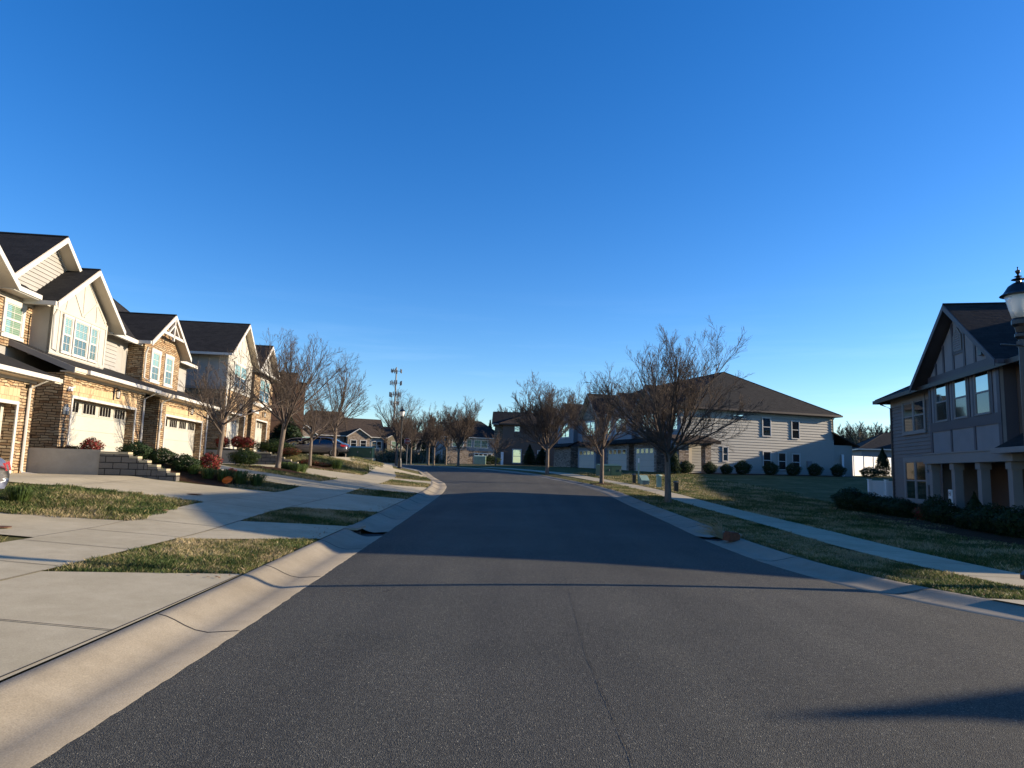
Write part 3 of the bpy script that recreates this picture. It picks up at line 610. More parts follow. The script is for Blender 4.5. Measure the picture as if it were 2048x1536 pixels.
def unit4():
    t=E('townhouse',rowpos(46.9,0,2.3),ANG,'farthest stone townhouse of the left row, small shingled gable partly behind bare branches','townhouse','stone and cream townhouses along the left side')
    wall('stone_wall',t,0,0,5.6,0,5.6,[(1.2,4.4,0,2.2)],m_stone,.34,side=8); garage_door(t,0,1.201,4.399,0,2.199); casing(t,0,1.2,4.4,0,2.2); lantern(t,0,2.9,2.7)
    window(t,0,1.5,4.5,3.5,5.3,tw=.15,mull=(3.0,),pane2=m_gsky); b=MB(); b.box(0,.05,0,5.6,3.2,3.42); b.build('belt_course',m_trim,t)
    lap('gable_siding',t,.05,[(.4,5.9),(5.2,5.9),(2.8,7.4)],m_sgrey,.12); gwall('gable_wall',t,.04,[(0,5.5),(5.6,5.5),(2.8,7.5)],m_sgrey)
    b=MB(); b.slab([(.45,-.2,5.55),(.45,5.8,5.55),(.05,5.8,5.85),(.05,-.2,5.85)],.08); b.build('apron_roof',m_shin,t); b=MB(); b.box(.44,.56,-.2,5.8,5.42,5.56); b.build('gutter',m_trim,t)
    roof_x('gable_roof',t,.45,-10,-.45,6.05,5.5,7.75,gut=False); back_block(t,0,5.6,5.5,x=-1); b=MB(); b.box(-9,-2,-1.2,.0,0,5.6); b.build('link_wall',m_brick,t)
unit4()
# second block on the left, seen end-on: dark brick side wall
def brickend():
    t=E('townhouse',(-18.1,57.0,2.0),R_(19),'dark brown brick end wall of the next townhouse block, standing behind the left trees','townhouse')
    b=MB(); b.box(-9,0,0,14,0,7.0); b.build('brick_wall',m_brick,t); b=MB(); b.box(0,.75,.4,12,0,6.3); b.build('front_bay',m_brick,t)
    b=MB(); b.box(-9.1,.1,-.1,14.1,7.0,7.12); b.box(.1,.9,.3,12.1,6.3,6.4); b.build('roof',m_shinb,t); downspout(t,-.9,-.06,0,2.6,kick=.1,back=.0)
    for k in (3,8): window(t,.75,k,k+1.6,3.6,5.4,mx=0)
brickend()
# ---------------------------------------------------------------- right: dark half-timbered house
T2=.2; A2=math.atan2(T2,-1); 
def darkhouse():
    n2=math.hypot(1,T2); u2=np.array([T2,1])/n2; o=np.array([12.0,0])+u2*34.0
    # local y grows toward the camera: Y=0 at far corner
    t=E('townhouse',(float(o[0]),float(o[1]),.32),math.atan2(T2/n2,-1/n2),'dark taupe siding townhouse in shade with half-timbered gable and square porch columns','townhouse','shaded townhouses on the right side')
    Y=lambda s:34.0-1.111*s; Z=lambda z:1.6+1.111*(z-1.6)-.32
    L=18.0; eave=5.15
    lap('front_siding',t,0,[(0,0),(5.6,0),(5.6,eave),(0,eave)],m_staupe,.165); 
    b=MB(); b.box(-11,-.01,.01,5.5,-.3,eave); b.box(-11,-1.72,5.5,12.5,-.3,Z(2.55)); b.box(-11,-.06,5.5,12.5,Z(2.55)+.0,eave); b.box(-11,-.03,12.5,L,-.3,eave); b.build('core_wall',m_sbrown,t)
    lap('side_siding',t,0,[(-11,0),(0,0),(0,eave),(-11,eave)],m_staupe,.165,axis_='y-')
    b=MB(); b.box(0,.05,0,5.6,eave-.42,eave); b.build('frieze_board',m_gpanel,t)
    b=MB(); b.box(-.1,.045,-.045,.1,0,eave); b.build('corner_board',m_dtrim,t)
    window(t,.035,1.55,4.25,3.32,5.0,tw=.17,mull=(2.9,),trim=m_ltrim,pane=m_gsky,pane2=m_gdark,mx=0,mz=0)
    window(t,.035,1.5,4.22,.28,2.3,tw=.2,mull=(2.86,),trim=m_ltrim,pane=m_gdark,pane2=m_gdark,mx=0,mz=0)
    # projecting half-timbered bay
    y0,y1=Y(25.4),Y(20.3); x=.42; zb=Z(2.55); zt=Z(5.15); ym=Y(22.9); za=7.62
    y0=5.75; y1=11.5; ym=(y0+y1)/2
    gwall('bay_wall',t,x,[(y0,zb),(y1,zb),(y1,zt+.1),(ym,za),(y0,zt+.1)],m_gpanel,.1)
    b=MB(); b.box(-.05,x-.1,y0,y0+.08,zb,zt); b.build('bay_side_wall',m_dtrim,t); b=MB(); b.box(-.05,x-.1,y1-.08,y1,zb,zt+.1); b.build('bay_side_wall',m_dtrim,t); b=MB(); b.box(-.02,x-.11,y0+.09,y1-.09,zb,zb+.06); b.build('bay_soffit',m_dtrim,t)
    zl=Z(3.4); zu=Z(5.12); seg=[(y0,zl+.12,y1,zl+.12,.36),(y0,zu+.12,y1,zu+.12,.3),(y0+.09,zb,y0+.09,zu,.18),(y1-.1,zb,y1-.1,zu,.2)]
    for k in(1,2): yy=y0+(y1-y0)*k/3; seg.append((yy,zb,yy,zl,.13))
    for f_ in(.14,.27,.42,.58,.72,.88):
        yy=y0+(y1-y0)*f_; top=za-abs(yy-ym)*(za-zt-.1)/((y1-y0)/2)-.03; seg.append((yy,zu+.2,yy,top,.14))
    seg+= [(ym-.5,6.05,ym+.5,6.05,.13)]
    boards(t,x,seg,mat=m_dtrim,th=.03,name='timber_board')
    # three windows with dark surrounds
    for k,(a,c) in enumerate(((.62,1.72),(2.3,3.4),(3.98,5.08))):
        [boards(t,x,[(y0+q,zl+.3,y0+q,zu,.16)],mat=m_dtrim,th=.034,name='timber_board') for q in (a-.1,c+.1)]
        window(t,x+.0,y0+a,y0+c,zl+.3,zu-.03,tw=.05,trim=m_ltrim,pane=m_gsky,pane2=m_gdark,mx=0,mz=0)
    # gable vent
    b=MB(); zc=6.55; P=[(ym-.3,zc-.42),(ym+.3,zc-.42),(ym+.3,zc+.1),(ym,zc+.42),(ym-.3,zc+.1)]
    lap('gable_vent',t,x+.03,P,m_ltrim,.085,.03); boards(t,x+.03,[(P[i][0],P[i][1],P[(i+1)%5][0],P[(i+1)%5][1],.06) for i in range(5)],mat=m_ltrim,th=.02,name='vent_frame')
    b=MB(); b.box(x,x+.14,y1-1.1,y1-.85,zu+.42,zu+.72); b.build('flood_light',m_black,t)
    # porch beam, columns
    b=MB(); b.box(x-.2,x+.25,y0-.25,y1+1.0,zb-.38,zb-.02); b.box(x-.23,x+.28,y0-.28,y1+1.03,zb-.02,zb+.03); b.build('porch_beam',m_ltrim,t)
    for k in range(4):
        yy=y0-.05+k*(y1-y0+.75)/3.15; b=MB(); b.box(x-.16,x+.12,yy,yy+.28,.0,zb-.38); b.box(x-.2,x+.16,yy-.04,yy+.32,zb-.62,zb-.381); b.box(x-.2,x+.16,yy-.04,yy+.32,.0,.25); b.build('porch_column',m_ltrim,t)
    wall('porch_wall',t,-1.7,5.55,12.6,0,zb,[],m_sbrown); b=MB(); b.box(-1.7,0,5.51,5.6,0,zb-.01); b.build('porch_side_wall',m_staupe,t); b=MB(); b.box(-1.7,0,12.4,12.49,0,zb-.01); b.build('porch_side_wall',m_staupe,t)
    b=MB(); b.box(-1.68,-1.62,8.0,9.0,.02,2.1); o=b.build('entry_door',m_door,t); b=MB(); b.tube([(-1.6,8.9,1.0),(-1.55,8.9,1.0)],.03,6); b.build('handle',m_grey,o)
    window(t,-1.7,10.1,11.3,.75,2.1,tw=.14,trim=m_soff,pane=m_gdark,mx=0,mz=0)
    b=MB(); b.box(-1.7,.6,5.5,12.5,-.02,.05); b.build('porch_floor',m_conc,t)
    # section to the right of the porch, with small canopy roof
    lap('front_siding',t,-.02,[(12.5,0),(L,0),(L,eave),(12.5,eave)],m_staupe,.165)
    b=MB(); b.slab([(.9,y1+.35,zb+.02),(.9,L,zb+.02),(0,L,zb+.55),(0,y1+.35,zb+.55)],.1,0,1); b.build('lower_roof',[m_shin,m_ltrim],t); b=MB(); b.box(.88,1.0,y1+.35,L,zb-.14,zb+.03); b.build('gutter',m_ltrim,t)
    b=MB(); b.box(.0,.12,y1+1.2,y1+1.35,zb-.25,zb-.1); b.build('porch_light',m_white,t)
    window(t,.035,13.5,15.7,3.3,4.9,tw=.15,mull=(14.6,),trim=m_ltrim,pane=m_gsky,pane2=m_gdark,mx=0,mz=0)
    b=MB(); b.box(0,.12,12.5,12.9,0,eave-.05); b.build('pilaster',m_dtrim,t)
    # meter boxes and conduit near the corner column
    b=MB(); b.box(0,.16,4.42,4.75,1.1,1.62); b.build('electric_meter',m_grey,t); b=MB(); b.box(0,.12,4.9,5.3,.95,1.75); b.build('service_panel',m_grey,t)
    b=MB(); b.tube([(.1,5.1,.95),(.14,5.25,.7),(.12,5.0,.4),(.12,5.0,-.1)],.035,6); b.build('conduit',m_bluec,t)
    # roofs
    roof_x('bay_roof',t,x+.45,-5.8,y0-.75,y1+.75,zt-.02,za+.25,soff=m_dtrim,trim=m_dtrim,fasc=.22)
    hip('main_roof',t,-11.5,.55,-.6,L+.6,eave+.02,8.15,hl=6,hr=6,soff=m_dtrim,trim=m_gutd)
    b=MB(); b.tube([(.5,-.25,eave-.08),(.42,-.2,eave-.2),(.06,.04,eave-.42),(.06,.04,.1)],.045,6); b.build('downspout',m_gutd,t)
    b=MB(); b.tube([(-3.2,3,6.5),(-3.2,3,7.3)],.05,6); b.build('vent_pipe',m_grey,t)
    return t
t_dark=darkhouse()
# generic block builder for farther townhouses
def block(name,label,org,ang,L,W,floor,eave,ridge,wallm,shin=m_shin,hl=None,hr=None,bays=(),wins=(),gars=(),endwins=(),end_lap=None,group=None,trim=m_trim,lower=None,cat='townhouse',gut=None,soff=None,base=.6):
    t=E(name,(org[0],org[1],floor),ang,label,cat,group); e=eave-floor; r=ridge-floor
    b=MB(); b.box(-W,0,0,L,-base,e); b.build('wall',wallm,t)
    if lower: b=MB(); b.box(0,.05,0,L,-base,2.7); b.build('stone_base',lower,t)
    hip('roof',t,-W-.45,.45,-.45,L+.45,e+.02,r,shin=shin,hl=hl,hr=hr,trim=gut or trim,soff=soff or m_soff)
    for (a,c,zt_,mat,proj) in bays:      # y0,y1,apex height,material,projection
        b=MB(); b.box(0,proj,a,c,2.7 if proj<1 else 0,e-.1); b.build('bay_wall',mat,t); ym=(a+c)/2
        gwall('bay_gable',t,proj,[(a,e-.1),(c,e-.1),(ym,zt_-.2)],mat,.1); roof_x('bay_roof',t,proj+.4,-W/2,a-.4,c+.4,e-.1,zt_,shin=shin,trim=trim,gut=False)
    for (a,c,d,f_,p_,px) in wins: window(t,px,a,c,d,f_,tw=.13,trim=trim,pane=p_,mx=0,mz=0,mull=((a+c)/2,) if c-a>1.6 else ())
    for (a,c,mat,px) in gars: 
        b=MB(); b.box(px,px+.06,a-.14,c+.14,0,2.3); b.build('door_casing',trim,t); garage_door(t,px+.48,a,c,0,2.15,mat=mat,ppan=False,rev=.36)
    for (a,c,d,f_,p_,side,sh) in endwins: window(t,(L+.03) if side=='y+' else -.03,a,c,d,f_,tw=.07,trim=m_trim,pane=p_,pane2=m_gdark if p_ is m_gsky and sh else p_,mx=0,mz=0,ax=side)
    return t
# white-sided block ahead on the right: end wall faces the camera (local y+ side)
A3=math.atan2(-.33,-1)   # outward normal (-1,-.33)
n3=math.hypot(1,.33); 
L3=27.; org3=(14.2-.33/n3*L3*1.0, 57+1/n3*L3)   # far end of the front wall; y grows toward the camera
t=E('townhouse',(org3[0],org3[1],1.72),A3,'long townhouse block whose pale lap-sided end wall with six windows faces the camera','townhouse','townhouse blocks on the right side ahead')
W3=15.9; e3=5.5
b=MB(); b.box(-W3,0,0,L3-.03,-.9,e3); b.build('wall',m_slate,t)
lap('end_siding',t,L3,[(-W3,-.35),(0,-.35),(0,e3),(-W3,e3)],m_sbeige,.24,.05,axis_='y+')
hip('roof',t,-W3-.5,.5,-.5,L3+.5,e3+.02,9.6,hl=7.5,hr=5.6,trim=m_gutd,soff=m_gutd)
for (a,c,d,f_,p_) in((-9.05,-8.1,3.3,5.0,m_gsky),(-12.1,-11.2,3.2,4.85,m_gdark),(-4.6,-4.0,1.0,2.3,m_gsky),(-9.0,-8.1,.45,2.05,m_gdark),(-10.6,-9.7,.42,2.0,m_gdark),(-12.1,-11.2,.4,1.95,m_gdark),(-6.4,-5.1,4.75,5.15,m_gsky)):
    window(t,L3+.06,a,c,d,f_,tw=.07,pane=p_,pane2=m_gdark if p_ is not m_gsky else m_gsky,mx=0,mz=0,ax='y+')
b=MB(); b.box(-13.3,-12.8,L3+.03,L3+.17,.75,1.3); b.tube([(-13.1,L3+.1,.75),(-13.1,L3+.1,-.2)],.04,5); b.box(-13.9,-13.65,L3+.03,L3+.14,.65,.95); b.tube([(-13.8,L3+.1,.65),(-13.8,L3+.1,-.2)],.03,5); b.build('electric_meter',m_grey,t)
for w_,z_ in((-3.3,.5),(-5.9,.45)): b=MB(); b.box(w_-.14,w_+.14,L3+.03,L3+.16,z_,z_+.2); b.build('wall_vent',m_soff,t)
b=MB(); b.tube([(-9.6,L3-2.6,6.4),(-9.6,L3-2.6,7.35)],.07,6); b.box(-9.72,-9.48,L3-2.72,L3-2.48,7.3,7.42); b.build('vent_pipe',m_grey,t)
b=MB(); b.tube([(-W3+.1,L3+.35,e3-.1),(-W3+.1,L3+.1,e3-.4),(-W3+.1,L3+.1,3.3)],.05,6); b.build('downspout',m_gutd,t)
b=MB(); b.box(-W3-2.2,-W3,L3-8,L3-.1,-.9,2.85); b.build('rear_wing_wall',m_sbeige,t); b=MB(); b.slab([(-W3-2.7,L3+.3,2.85),(-W3-2.7,L3-8.4,2.85),(-W3+.2,L3-8.4,4.0),(-W3+.2,L3+.3,4.0)],.12); b.build('rear_wing_roof',m_shinb,t)
# entry porch with stone columns in front of the end wall, left corner
for (a,c) in((-1.9,-1.35),(.2,1.1)):
    b=MB(); b.box(a,c,L3+.9,L3+1.5,-.5,2.5); b.build('stone_column',m_stone2,t)
b=MB(); b.slab([(-2.5,L3+2.0,2.62),(1.7,L3+2.0,2.62),(1.7,L3+.02,3.1),(-2.5,L3+.02,3.1)],.25); b.build('porch_roof',m_shinb,t)
b=MB(); b.box(-2.2,1.4,L3+1.0,L3+1.4,2.28,2.5); b.build('porch_beam',m_ltrim,t)
b=MB(); b.box(-1.0,.0,L3+.03,L3+.08,-.1,2.05); o=b.build('entry_door',m_soff,t); 
b=MB(); b.box(-1.35,0.2,L3+.03,L3+1.4,-.4,-.08); b.build('porch_step',m_conc,t)
# front (street side) bays, garages and windows
gy_=[(1.0,6.0),(8.0,12.6),(15.0,19.6),(20.6,24.6)]
for i,(a,c) in enumerate(gy_):
    mat=(m_slate,m_stone2,m_slate,m_stone2)[i]
    b=MB(); b.box(0,.9,a,c,-.6,2.6); b.build('garage_wall',(m_stone2,m_slate,m_stone2,m_stone2)[i],t)
    b=MB(); b.slab([(1.4,a-.4,2.62),(1.4,c+.4,2.62),(0,c+.4,3.2),(0,a-.4,3.2)],.12); b.build('lower_roof',m_shin,t)
    if i!=0: garage_door(t,1.27,a+.4,c-.4,-.1,2.05,mat=m_garage,ppan=False,rev=.36)
    ym=(a+c)/2; h_=(7.6,8.1,7.5,7.7)[i]
    b=MB(); b.box(0,.5,a+.2,c-.2,2.9,e3-.05); b.build('bay_wall',mat,t); gwall('bay_gable',t,.5,[(a+.2,e3-.05),(c-.2,e3-.05),(ym,h_-.25)],mat); roof_x('bay_roof',t,.95,-7,a-.3,c+.3,e3-.1,h_,trim=m_ltrim,gut=False)
    window(t,.5,ym-1.2,ym+1.2,3.6,5.2,tw=.13,mull=(ym,),mx=0,mz=0,pane=m_gsky)
b=MB(); b.box(.02,.1,6.5,7.4,-.1,2.1); b.build('entry_door',m_white,t)
window(t,0,25.4,26.6,3.5,5.1,tw=.12,mx=0,mz=0,pane=m_gsky)
window(t,0,13.2,14.3,3.5,5.1,tw=.12,mx=0,mz=0,pane=m_gsky)
# brown-sided block farther along on the right; its end wall faces the camera
bx0=-1.0; t=E('townhouse',(-1.0-.6,118,2.2),math.pi-.02,'far brown-sided townhouse block with plain end wall, small windows and hipped brown roof','townhouse','townhouse blocks on the right side ahead')
a4=math.pi-.02; ux,uy=-math.sin(a4),math.cos(a4); LL=24.; cx,cy=-1.1,96.; t.location=(cx-ux*LL,cy-uy*LL,2.2)
b=MB(); b.box(-14,0,0,LL-.03,-.8,5.7); b.build('wall',m_sbrown,t); lap('end_siding',t,LL,[(-14,-.2),(0,-.2),(0,5.7),(-14,5.7)],m_sbrown,.2,.03,axis_='y+')
hip('roof',t,-14.5,.5,-.5,LL+.5,5.72,8.6,hl=4,hr=5,shin=m_shinb,trim=m_gutd,soff=m_gutd)
gwall('front_gable_wall',t,1.2,[(19,0),(22.5,0),(22.5,5.9),(20.7,7.0),(19,5.9)],m_stone2,1.3); roof_x('front_gable_roof',t,1.6,-7,18.2,23.2,5.75,7.6,trim=m_ltrim)
window(t,1.2,19.6,21.9,3.6,5.2,mx=0,mz=0,mull=(20.75,))
window(t,LL+.05,-2.4,-1.6,4.6,5.4,tw=.05,mx=0,mz=0,ax='y+',pane=m_gsky); window(t,LL+.05,-2.7,-1.4,.2,2.2,tw=.1,mx=0,mz=0,ax='y+',pane=m_gsky); window(t,LL+.05,-6.0,-4.9,.4,2.1,tw=.1,mx=0,mz=0,ax='y+',pane=m_gdark)
b=MB(); b.box(-4.7,-2.9,LL+.03,LL+.1,1.35,1.5); b.build('belt_course',m_ltrim,t); b=MB(); b.box(-.2,.15,LL+.1,LL+1.0,-.2,1.7); b.build('privacy_panel',m_vinyl,t)
# centre house at the end of the road
def ctr():
    t=block('house','distant stone and slate house closing the end of the road behind bare street trees',(-13.2,134),-math.pi/2+.3,12.5,11,2.3,7.6,11.2,m_slate,bays=((1.0,4.6,6.9,m_stone2,.8),),
      wins=((1.6,4.0,3.3,4.9,m_gblind,.8),(6.2,9.2,3.2,4.9,m_gblind,0),(4.75,5.9,3.3,4.9,m_gblind,0)),gars=((1.2,4.6,m_garage,.8),(6.4,10.0,m_garage,0)),lower=m_stone2,hl=4,hr=4,group='distant houses closing the view')
    b=MB(); b.box(.5,1.0,0.6,5.0,0,2.65); b.build('garage_wall',m_stone2,t)
ctr()
# far left row facing the camera
def farleft():
    a=-math.pi/2+.42; spec=[(-47.5,150,'distant townhouse with a tall glazed gable at the far left end of its row',m_sbrown,9.2,15.5),(-37.1,154.6,'distant townhouse with a stone gable, two upper windows and an open garage',m_slate,13.5,14.2),(-28.9,158.2,'distant navy and olive townhouse with white-framed upper windows beside the stop sign',m_navy,8.7,12.6)]
    L=(11,8.6,11)
    for i,(x,y,lab,mat,_,rg) in enumerate(spec):
        l=L[i]; bays=[((.3,4.6,7.9,m_stone2,.8),),((.2,5.2,7.7,m_stone2,.8),),((.3,5.2,7.3,m_olive,.8),)][i]
        wins=[((.8,4.0,3.4,5.4,m_gblind,.8),(7.0,10,3.2,5.2,m_gblind,0)),((.8,2.3,3.4,5.1,m_gdark,.8),(3.0,4.5,3.4,5.1,m_gdark,.8),(5.8,8.2,3.2,5.0,m_gsky,0)),((1.2,3.9,3.4,5.2,m_gblind,.8),(6.0,7.4,3.3,5.0,m_gblind,0),(8.5,9.8,3.3,5.0,m_gblind,0))][i]
        gars=[((1.0,4.8,m_garage,0),),((.8,4.9,m_olive,0),),((1.0,5.3,m_olive,.8),)][i]
        block('townhouse',lab,(x,y),a,l,11,2.1,8.0,rg-1.8,mat,shin=m_shinb,hl=0 if i else 4,hr=0 if i<2 else 4,bays=bays,wins=wins,gars=gars,lower=m_stone2,group='distant townhouses at the far left')
farleft()
# distant bungalow behind the white fence at right ; unseen rear block shaped to shade the lawn
block('house','low slate-sided house behind the white fence, seen between the two right-hand buildings',(47.2,92),-math.pi/2-.25,13,12,2.6,5.6,8.2,m_slate,hl=5,hr=5,bays=((5.5,12.5,5.1,m_slate,.8),),wins=((7.1,8.2,.9,2.4,m_gblind,.8),(9.6,10.7,.9,2.4,m_gblind,.8)),group='distant houses closing the view')
def shade_house(loc,ang,L,W,floor,eave,ridge,label,hl=6,hr=6):
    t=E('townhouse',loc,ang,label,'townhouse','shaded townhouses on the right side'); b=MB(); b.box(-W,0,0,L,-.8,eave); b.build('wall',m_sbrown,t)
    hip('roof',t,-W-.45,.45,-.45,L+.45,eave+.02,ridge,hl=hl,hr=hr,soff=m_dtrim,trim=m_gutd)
    for k in range(int(L//6)):
        window(t,0,1.5+k*6,3.8+k*6,3.2,4.8,mx=0,mz=0,mull=(2.65+k*6,),pane=m_gsky); b=MB(); b.box(0,.05,4.6+k*6,5.5+k*6,0,2.1); b.build('entry_door',m_door,t)
    return t
shade_house((38.6,66,.9),math.pi,36,10,.9,5.9,8.1,'unseen rear townhouse block behind the dark taupe house, shaped to shade the lawn',3,3)
# ---------------------------------------------------------------- walls of the terraces
def rowbox(b,s0,s1,d0,d1,z0,z1):
    P=[rowpos(s,d) for s,d in((s0,d0),(s1,d0),(s1,d1),(s0,d1))]
    b.slab([(p[0],p[1],z1) for p in P],z1-z0)
def terrace(s,dl,dm,dr,zt,zb,lab,n):
    b=MB(); rowbox(b,s,s+.25,dl,dm,zb-.4,zt); o=b.build('retaining_wall',m_wallc); tag(o,'smooth concrete retaining wall '+lab,'retaining wall','concrete retaining walls between the driveways')
    b=MB(); x=dm+.01; z=zt-.12; w_=(dr-dm)/(n+2); rowbox(b,s-.05,s+.25,x,x+w_*2.6,zb-.4,z)
    for k in range(n):
        x0=x+w_*(2.6+k*.9); rowbox(b,s-.05-.004*k,s+.25,x0,x0+w_*.9-.01,zb-.4,z-(z-zb)*(k+1)/(n+1))
    o=b.build('block_wall',m_block); tag(o,'grey block retaining wall stepping down '+lab,'retaining wall','stepped block walls between the driveways')
    b=MB(); z=zt-.12
    rowbox(b,s-.07,s+.27,x,x+w_*2.55,z+.004,z+.07)
    for k in range(n): x0=x+w_*(2.6+k*.9); rowbox(b,s-.07,s+.27,x0+.02,x0+w_*.85,z-(z-zb)*(k+1)/(n+1)+.004,z-(z-zb)*(k+1)/(n+1)+.07)
    b.build('cap_block',m_conc,o)
terrace(21.0,-.35,2.05,4.3,1.84,1.0,'beside the nearest visible cream garage',5)
terrace(38.0,-.2,2.3,5.2,2.2,1.35,'farther up, beyond the second trunk',5)
# mulch beds
def bed(name,pts,dz,mat,n=26,lab=None):
    c=np.mean(pts,0); rows=[]
    for t in np.linspace(0.02,1,9): rows.append([(c[0]+(p[0]-c[0])*t,c[1]+(p[1]-c[1])*t,0) for p in pts+[pts[0]]])
    rows=[[(p[0],p[1],Hs(p[0],p[1])+dz*(1-((i/8)**2)*.9)) for p in r] for i,r in enumerate(rows)]
    return struct(loft(name,rows,mat,drape=False))
def blob(cx,cy,rx,ry,n=28,seed=0,rot=0):
    r=random.Random(seed); return [(cx+math.cos(a+rot)*rx*(1+r.uniform(-.13,.13)),cy+math.sin(a+rot)*ry*(1+r.uniform(-.13,.13))) for a in np.linspace(0,2*math.pi,n,endpoint=False)]
bed('mulch_bed',[(-15.2,21.5),(-12.5,21.75),(-10.6,21.75),(-9.5,21.35),(-8.7,21.45),(-8.4,22.1),(-8.5,22.9),(-9.4,23.15),(-11,22.95),(-13,23.1),(-15,23.2)],.06,m_mulch)
bed('mulch_bed',blob(-9.9,29.3,1.5,.55,seed=4),.14,m_mulch)
bed('mulch_bed',blob(-11.2,37.7,2.2,.7,seed=5),.16,m_mulch)
bed('mulch_bed',blob(5.7,41.9,.9,.9,seed=6),.10,m_mulch)
bed('mulch_bed',[(11.2,15),(13.2,13.2),(16.5,13.0),(19,29),(17.6,33.6),(15.2,33),(12.6,24)],.07,m_mulch)
bed('mulch_bed',[(13.0,54.9),(20,57.3),(31,60.8),(30.6,62.5),(14,58.5),(12.5,56)],.06,m_mulch)
# ---------------------------------------------------------------- blades of grass
_pg=np.random.default_rng(77).random((256,256))
def pn(x,y,s):
    x=np.asarray(x)*s+1000.3; y=np.asarray(y)*s+1000.7; i=np.floor(x).astype(int);j=np.floor(y).astype(int);fx=x-i;fy=y-j;fx=fx*fx*(3-2*fx);fy=fy*fy*(3-2*fy)
    g=lambda a,b:_pg[a%256,b%256]
    return (g(i,j)*(1-fx)+g(i+1,j)*fx)*(1-fy)+(g(i,j+1)*(1-fx)+g(i+1,j+1)*fx)*fy
def blades(name,areas,seed=1):
    rng=np.random.default_rng(seed); V=[];Mi=[]
    for (inside,bbox,dens,h,wd) in areas:
        x0,x1,y0,y1=bbox; n=int(dens*(x1-x0)*(y1-y0)); x=rng.uniform(x0,x1,n); y=rng.uniform(y0,y1,n)
        # clumpy: reject by smooth noise
        cl=(pn(x,y,6.)-.5)*2.6+(pn(x,y,1.7)-.5)*2.6+rng.normal(0,.6,n); k=inside(x,y)&(cl>-1.1); x=x[k];y=y[k];cl=cl[k]; n=len(x)
        z=H(x,y)-.005; hh=h*rng.uniform(.45,1.25,n)*(1+.18*cl); a=rng.uniform(0,2*math.pi,n); ln=hh*rng.uniform(.2,.9,n); la=rng.uniform(0,2*math.pi,n)
        w_=wd*rng.uniform(.6,1.4,n); dx=np.cos(a)*w_;dy=np.sin(a)*w_
        P=np.stack([np.stack([x-dx,y-dy,z],1),np.stack([x+dx,y+dy,z],1),np.stack([x+dx*.5+np.cos(la)*ln*.4,y+dy*.5+np.sin(la)*ln*.4,z+hh*.62],1),np.stack([x+np.cos(la)*ln,y+np.sin(la)*ln,z+hh],1)],1)
        V.append(P); q=(pn(x+9,y,1.1)-.5)*3.2+(pn(x,y+5,4.3)-.5)*2.0+rng.normal(0,.9,n); Mi.append(np.where(q>.7,2,np.where(q>-.25,1,np.where(q>-1.3,0,3))))
    V=np.concatenate(V);Mi=np.concatenate(Mi);n=len(V); me=bpy.data.meshes.new(name); me.vertices.add(n*4); me.vertices.foreach_set('co',V.reshape(-1).astype('f'))
    me.loops.add(n*4); me.loops.foreach_set('vertex_index',np.arange(n*4,dtype='i')); me.polygons.add(n); me.polygons.foreach_set('loop_start',np.arange(0,n*4,4,dtype='i')); me.polygons.foreach_set('loop_total',np.full(n,4,'i'))
    me.polygons.foreach_set('material_index',Mi.astype('i')); me.update(calc_edges=True); me.validate()
    for m in BL: me.materials.append(m)
    o=bpy.data.objects.new(name,me); SC.collection.objects.link(o); o['kind']='stuff'; return o
def wob(x,y): return .05*np.sin(x*9+y*2)+.04*np.sin(y*13-x*3)
def offbox(o0,o1,e0,e1):
    """between offsets o0,o1 and edge functions (values at offsets 0 and 2)"""
    def f(x,y):
        of=xl(y)-CW-x; t=of/2; return (of>o0+wob(y,x)*.6)&(of<o1+wob(x,y)*.6)&(y>e0[0]+(e0[1]-e0[0])*t+wob(x,y))&(y<e1[0]+(e1[1]-e1[0])*t+wob(x,y))
    return f
def inpoly(P):
    def f(x,y):
        c=np.zeros(len(x),bool); xx=x+wob(y,x); yy=y+wob(x,y)
        for i in range(len(P)):
            (xa,ya),(xb,yb)=P[i],P[i-1]
            c^=((ya>yy)!=(yb>yy))&(xx<(xb-xa)*(yy-ya)/(yb-ya+1e-12)+xa)
        return c
    return f
def rightverge(o0,o1,y0,y1):
    def f(x,y): of=x-xr(y)-CW; return (of>o0+wob(y,x)*.5)&(of<o1+wob(x,y)*.5)&(y>y0)&(y<y1)
    return f
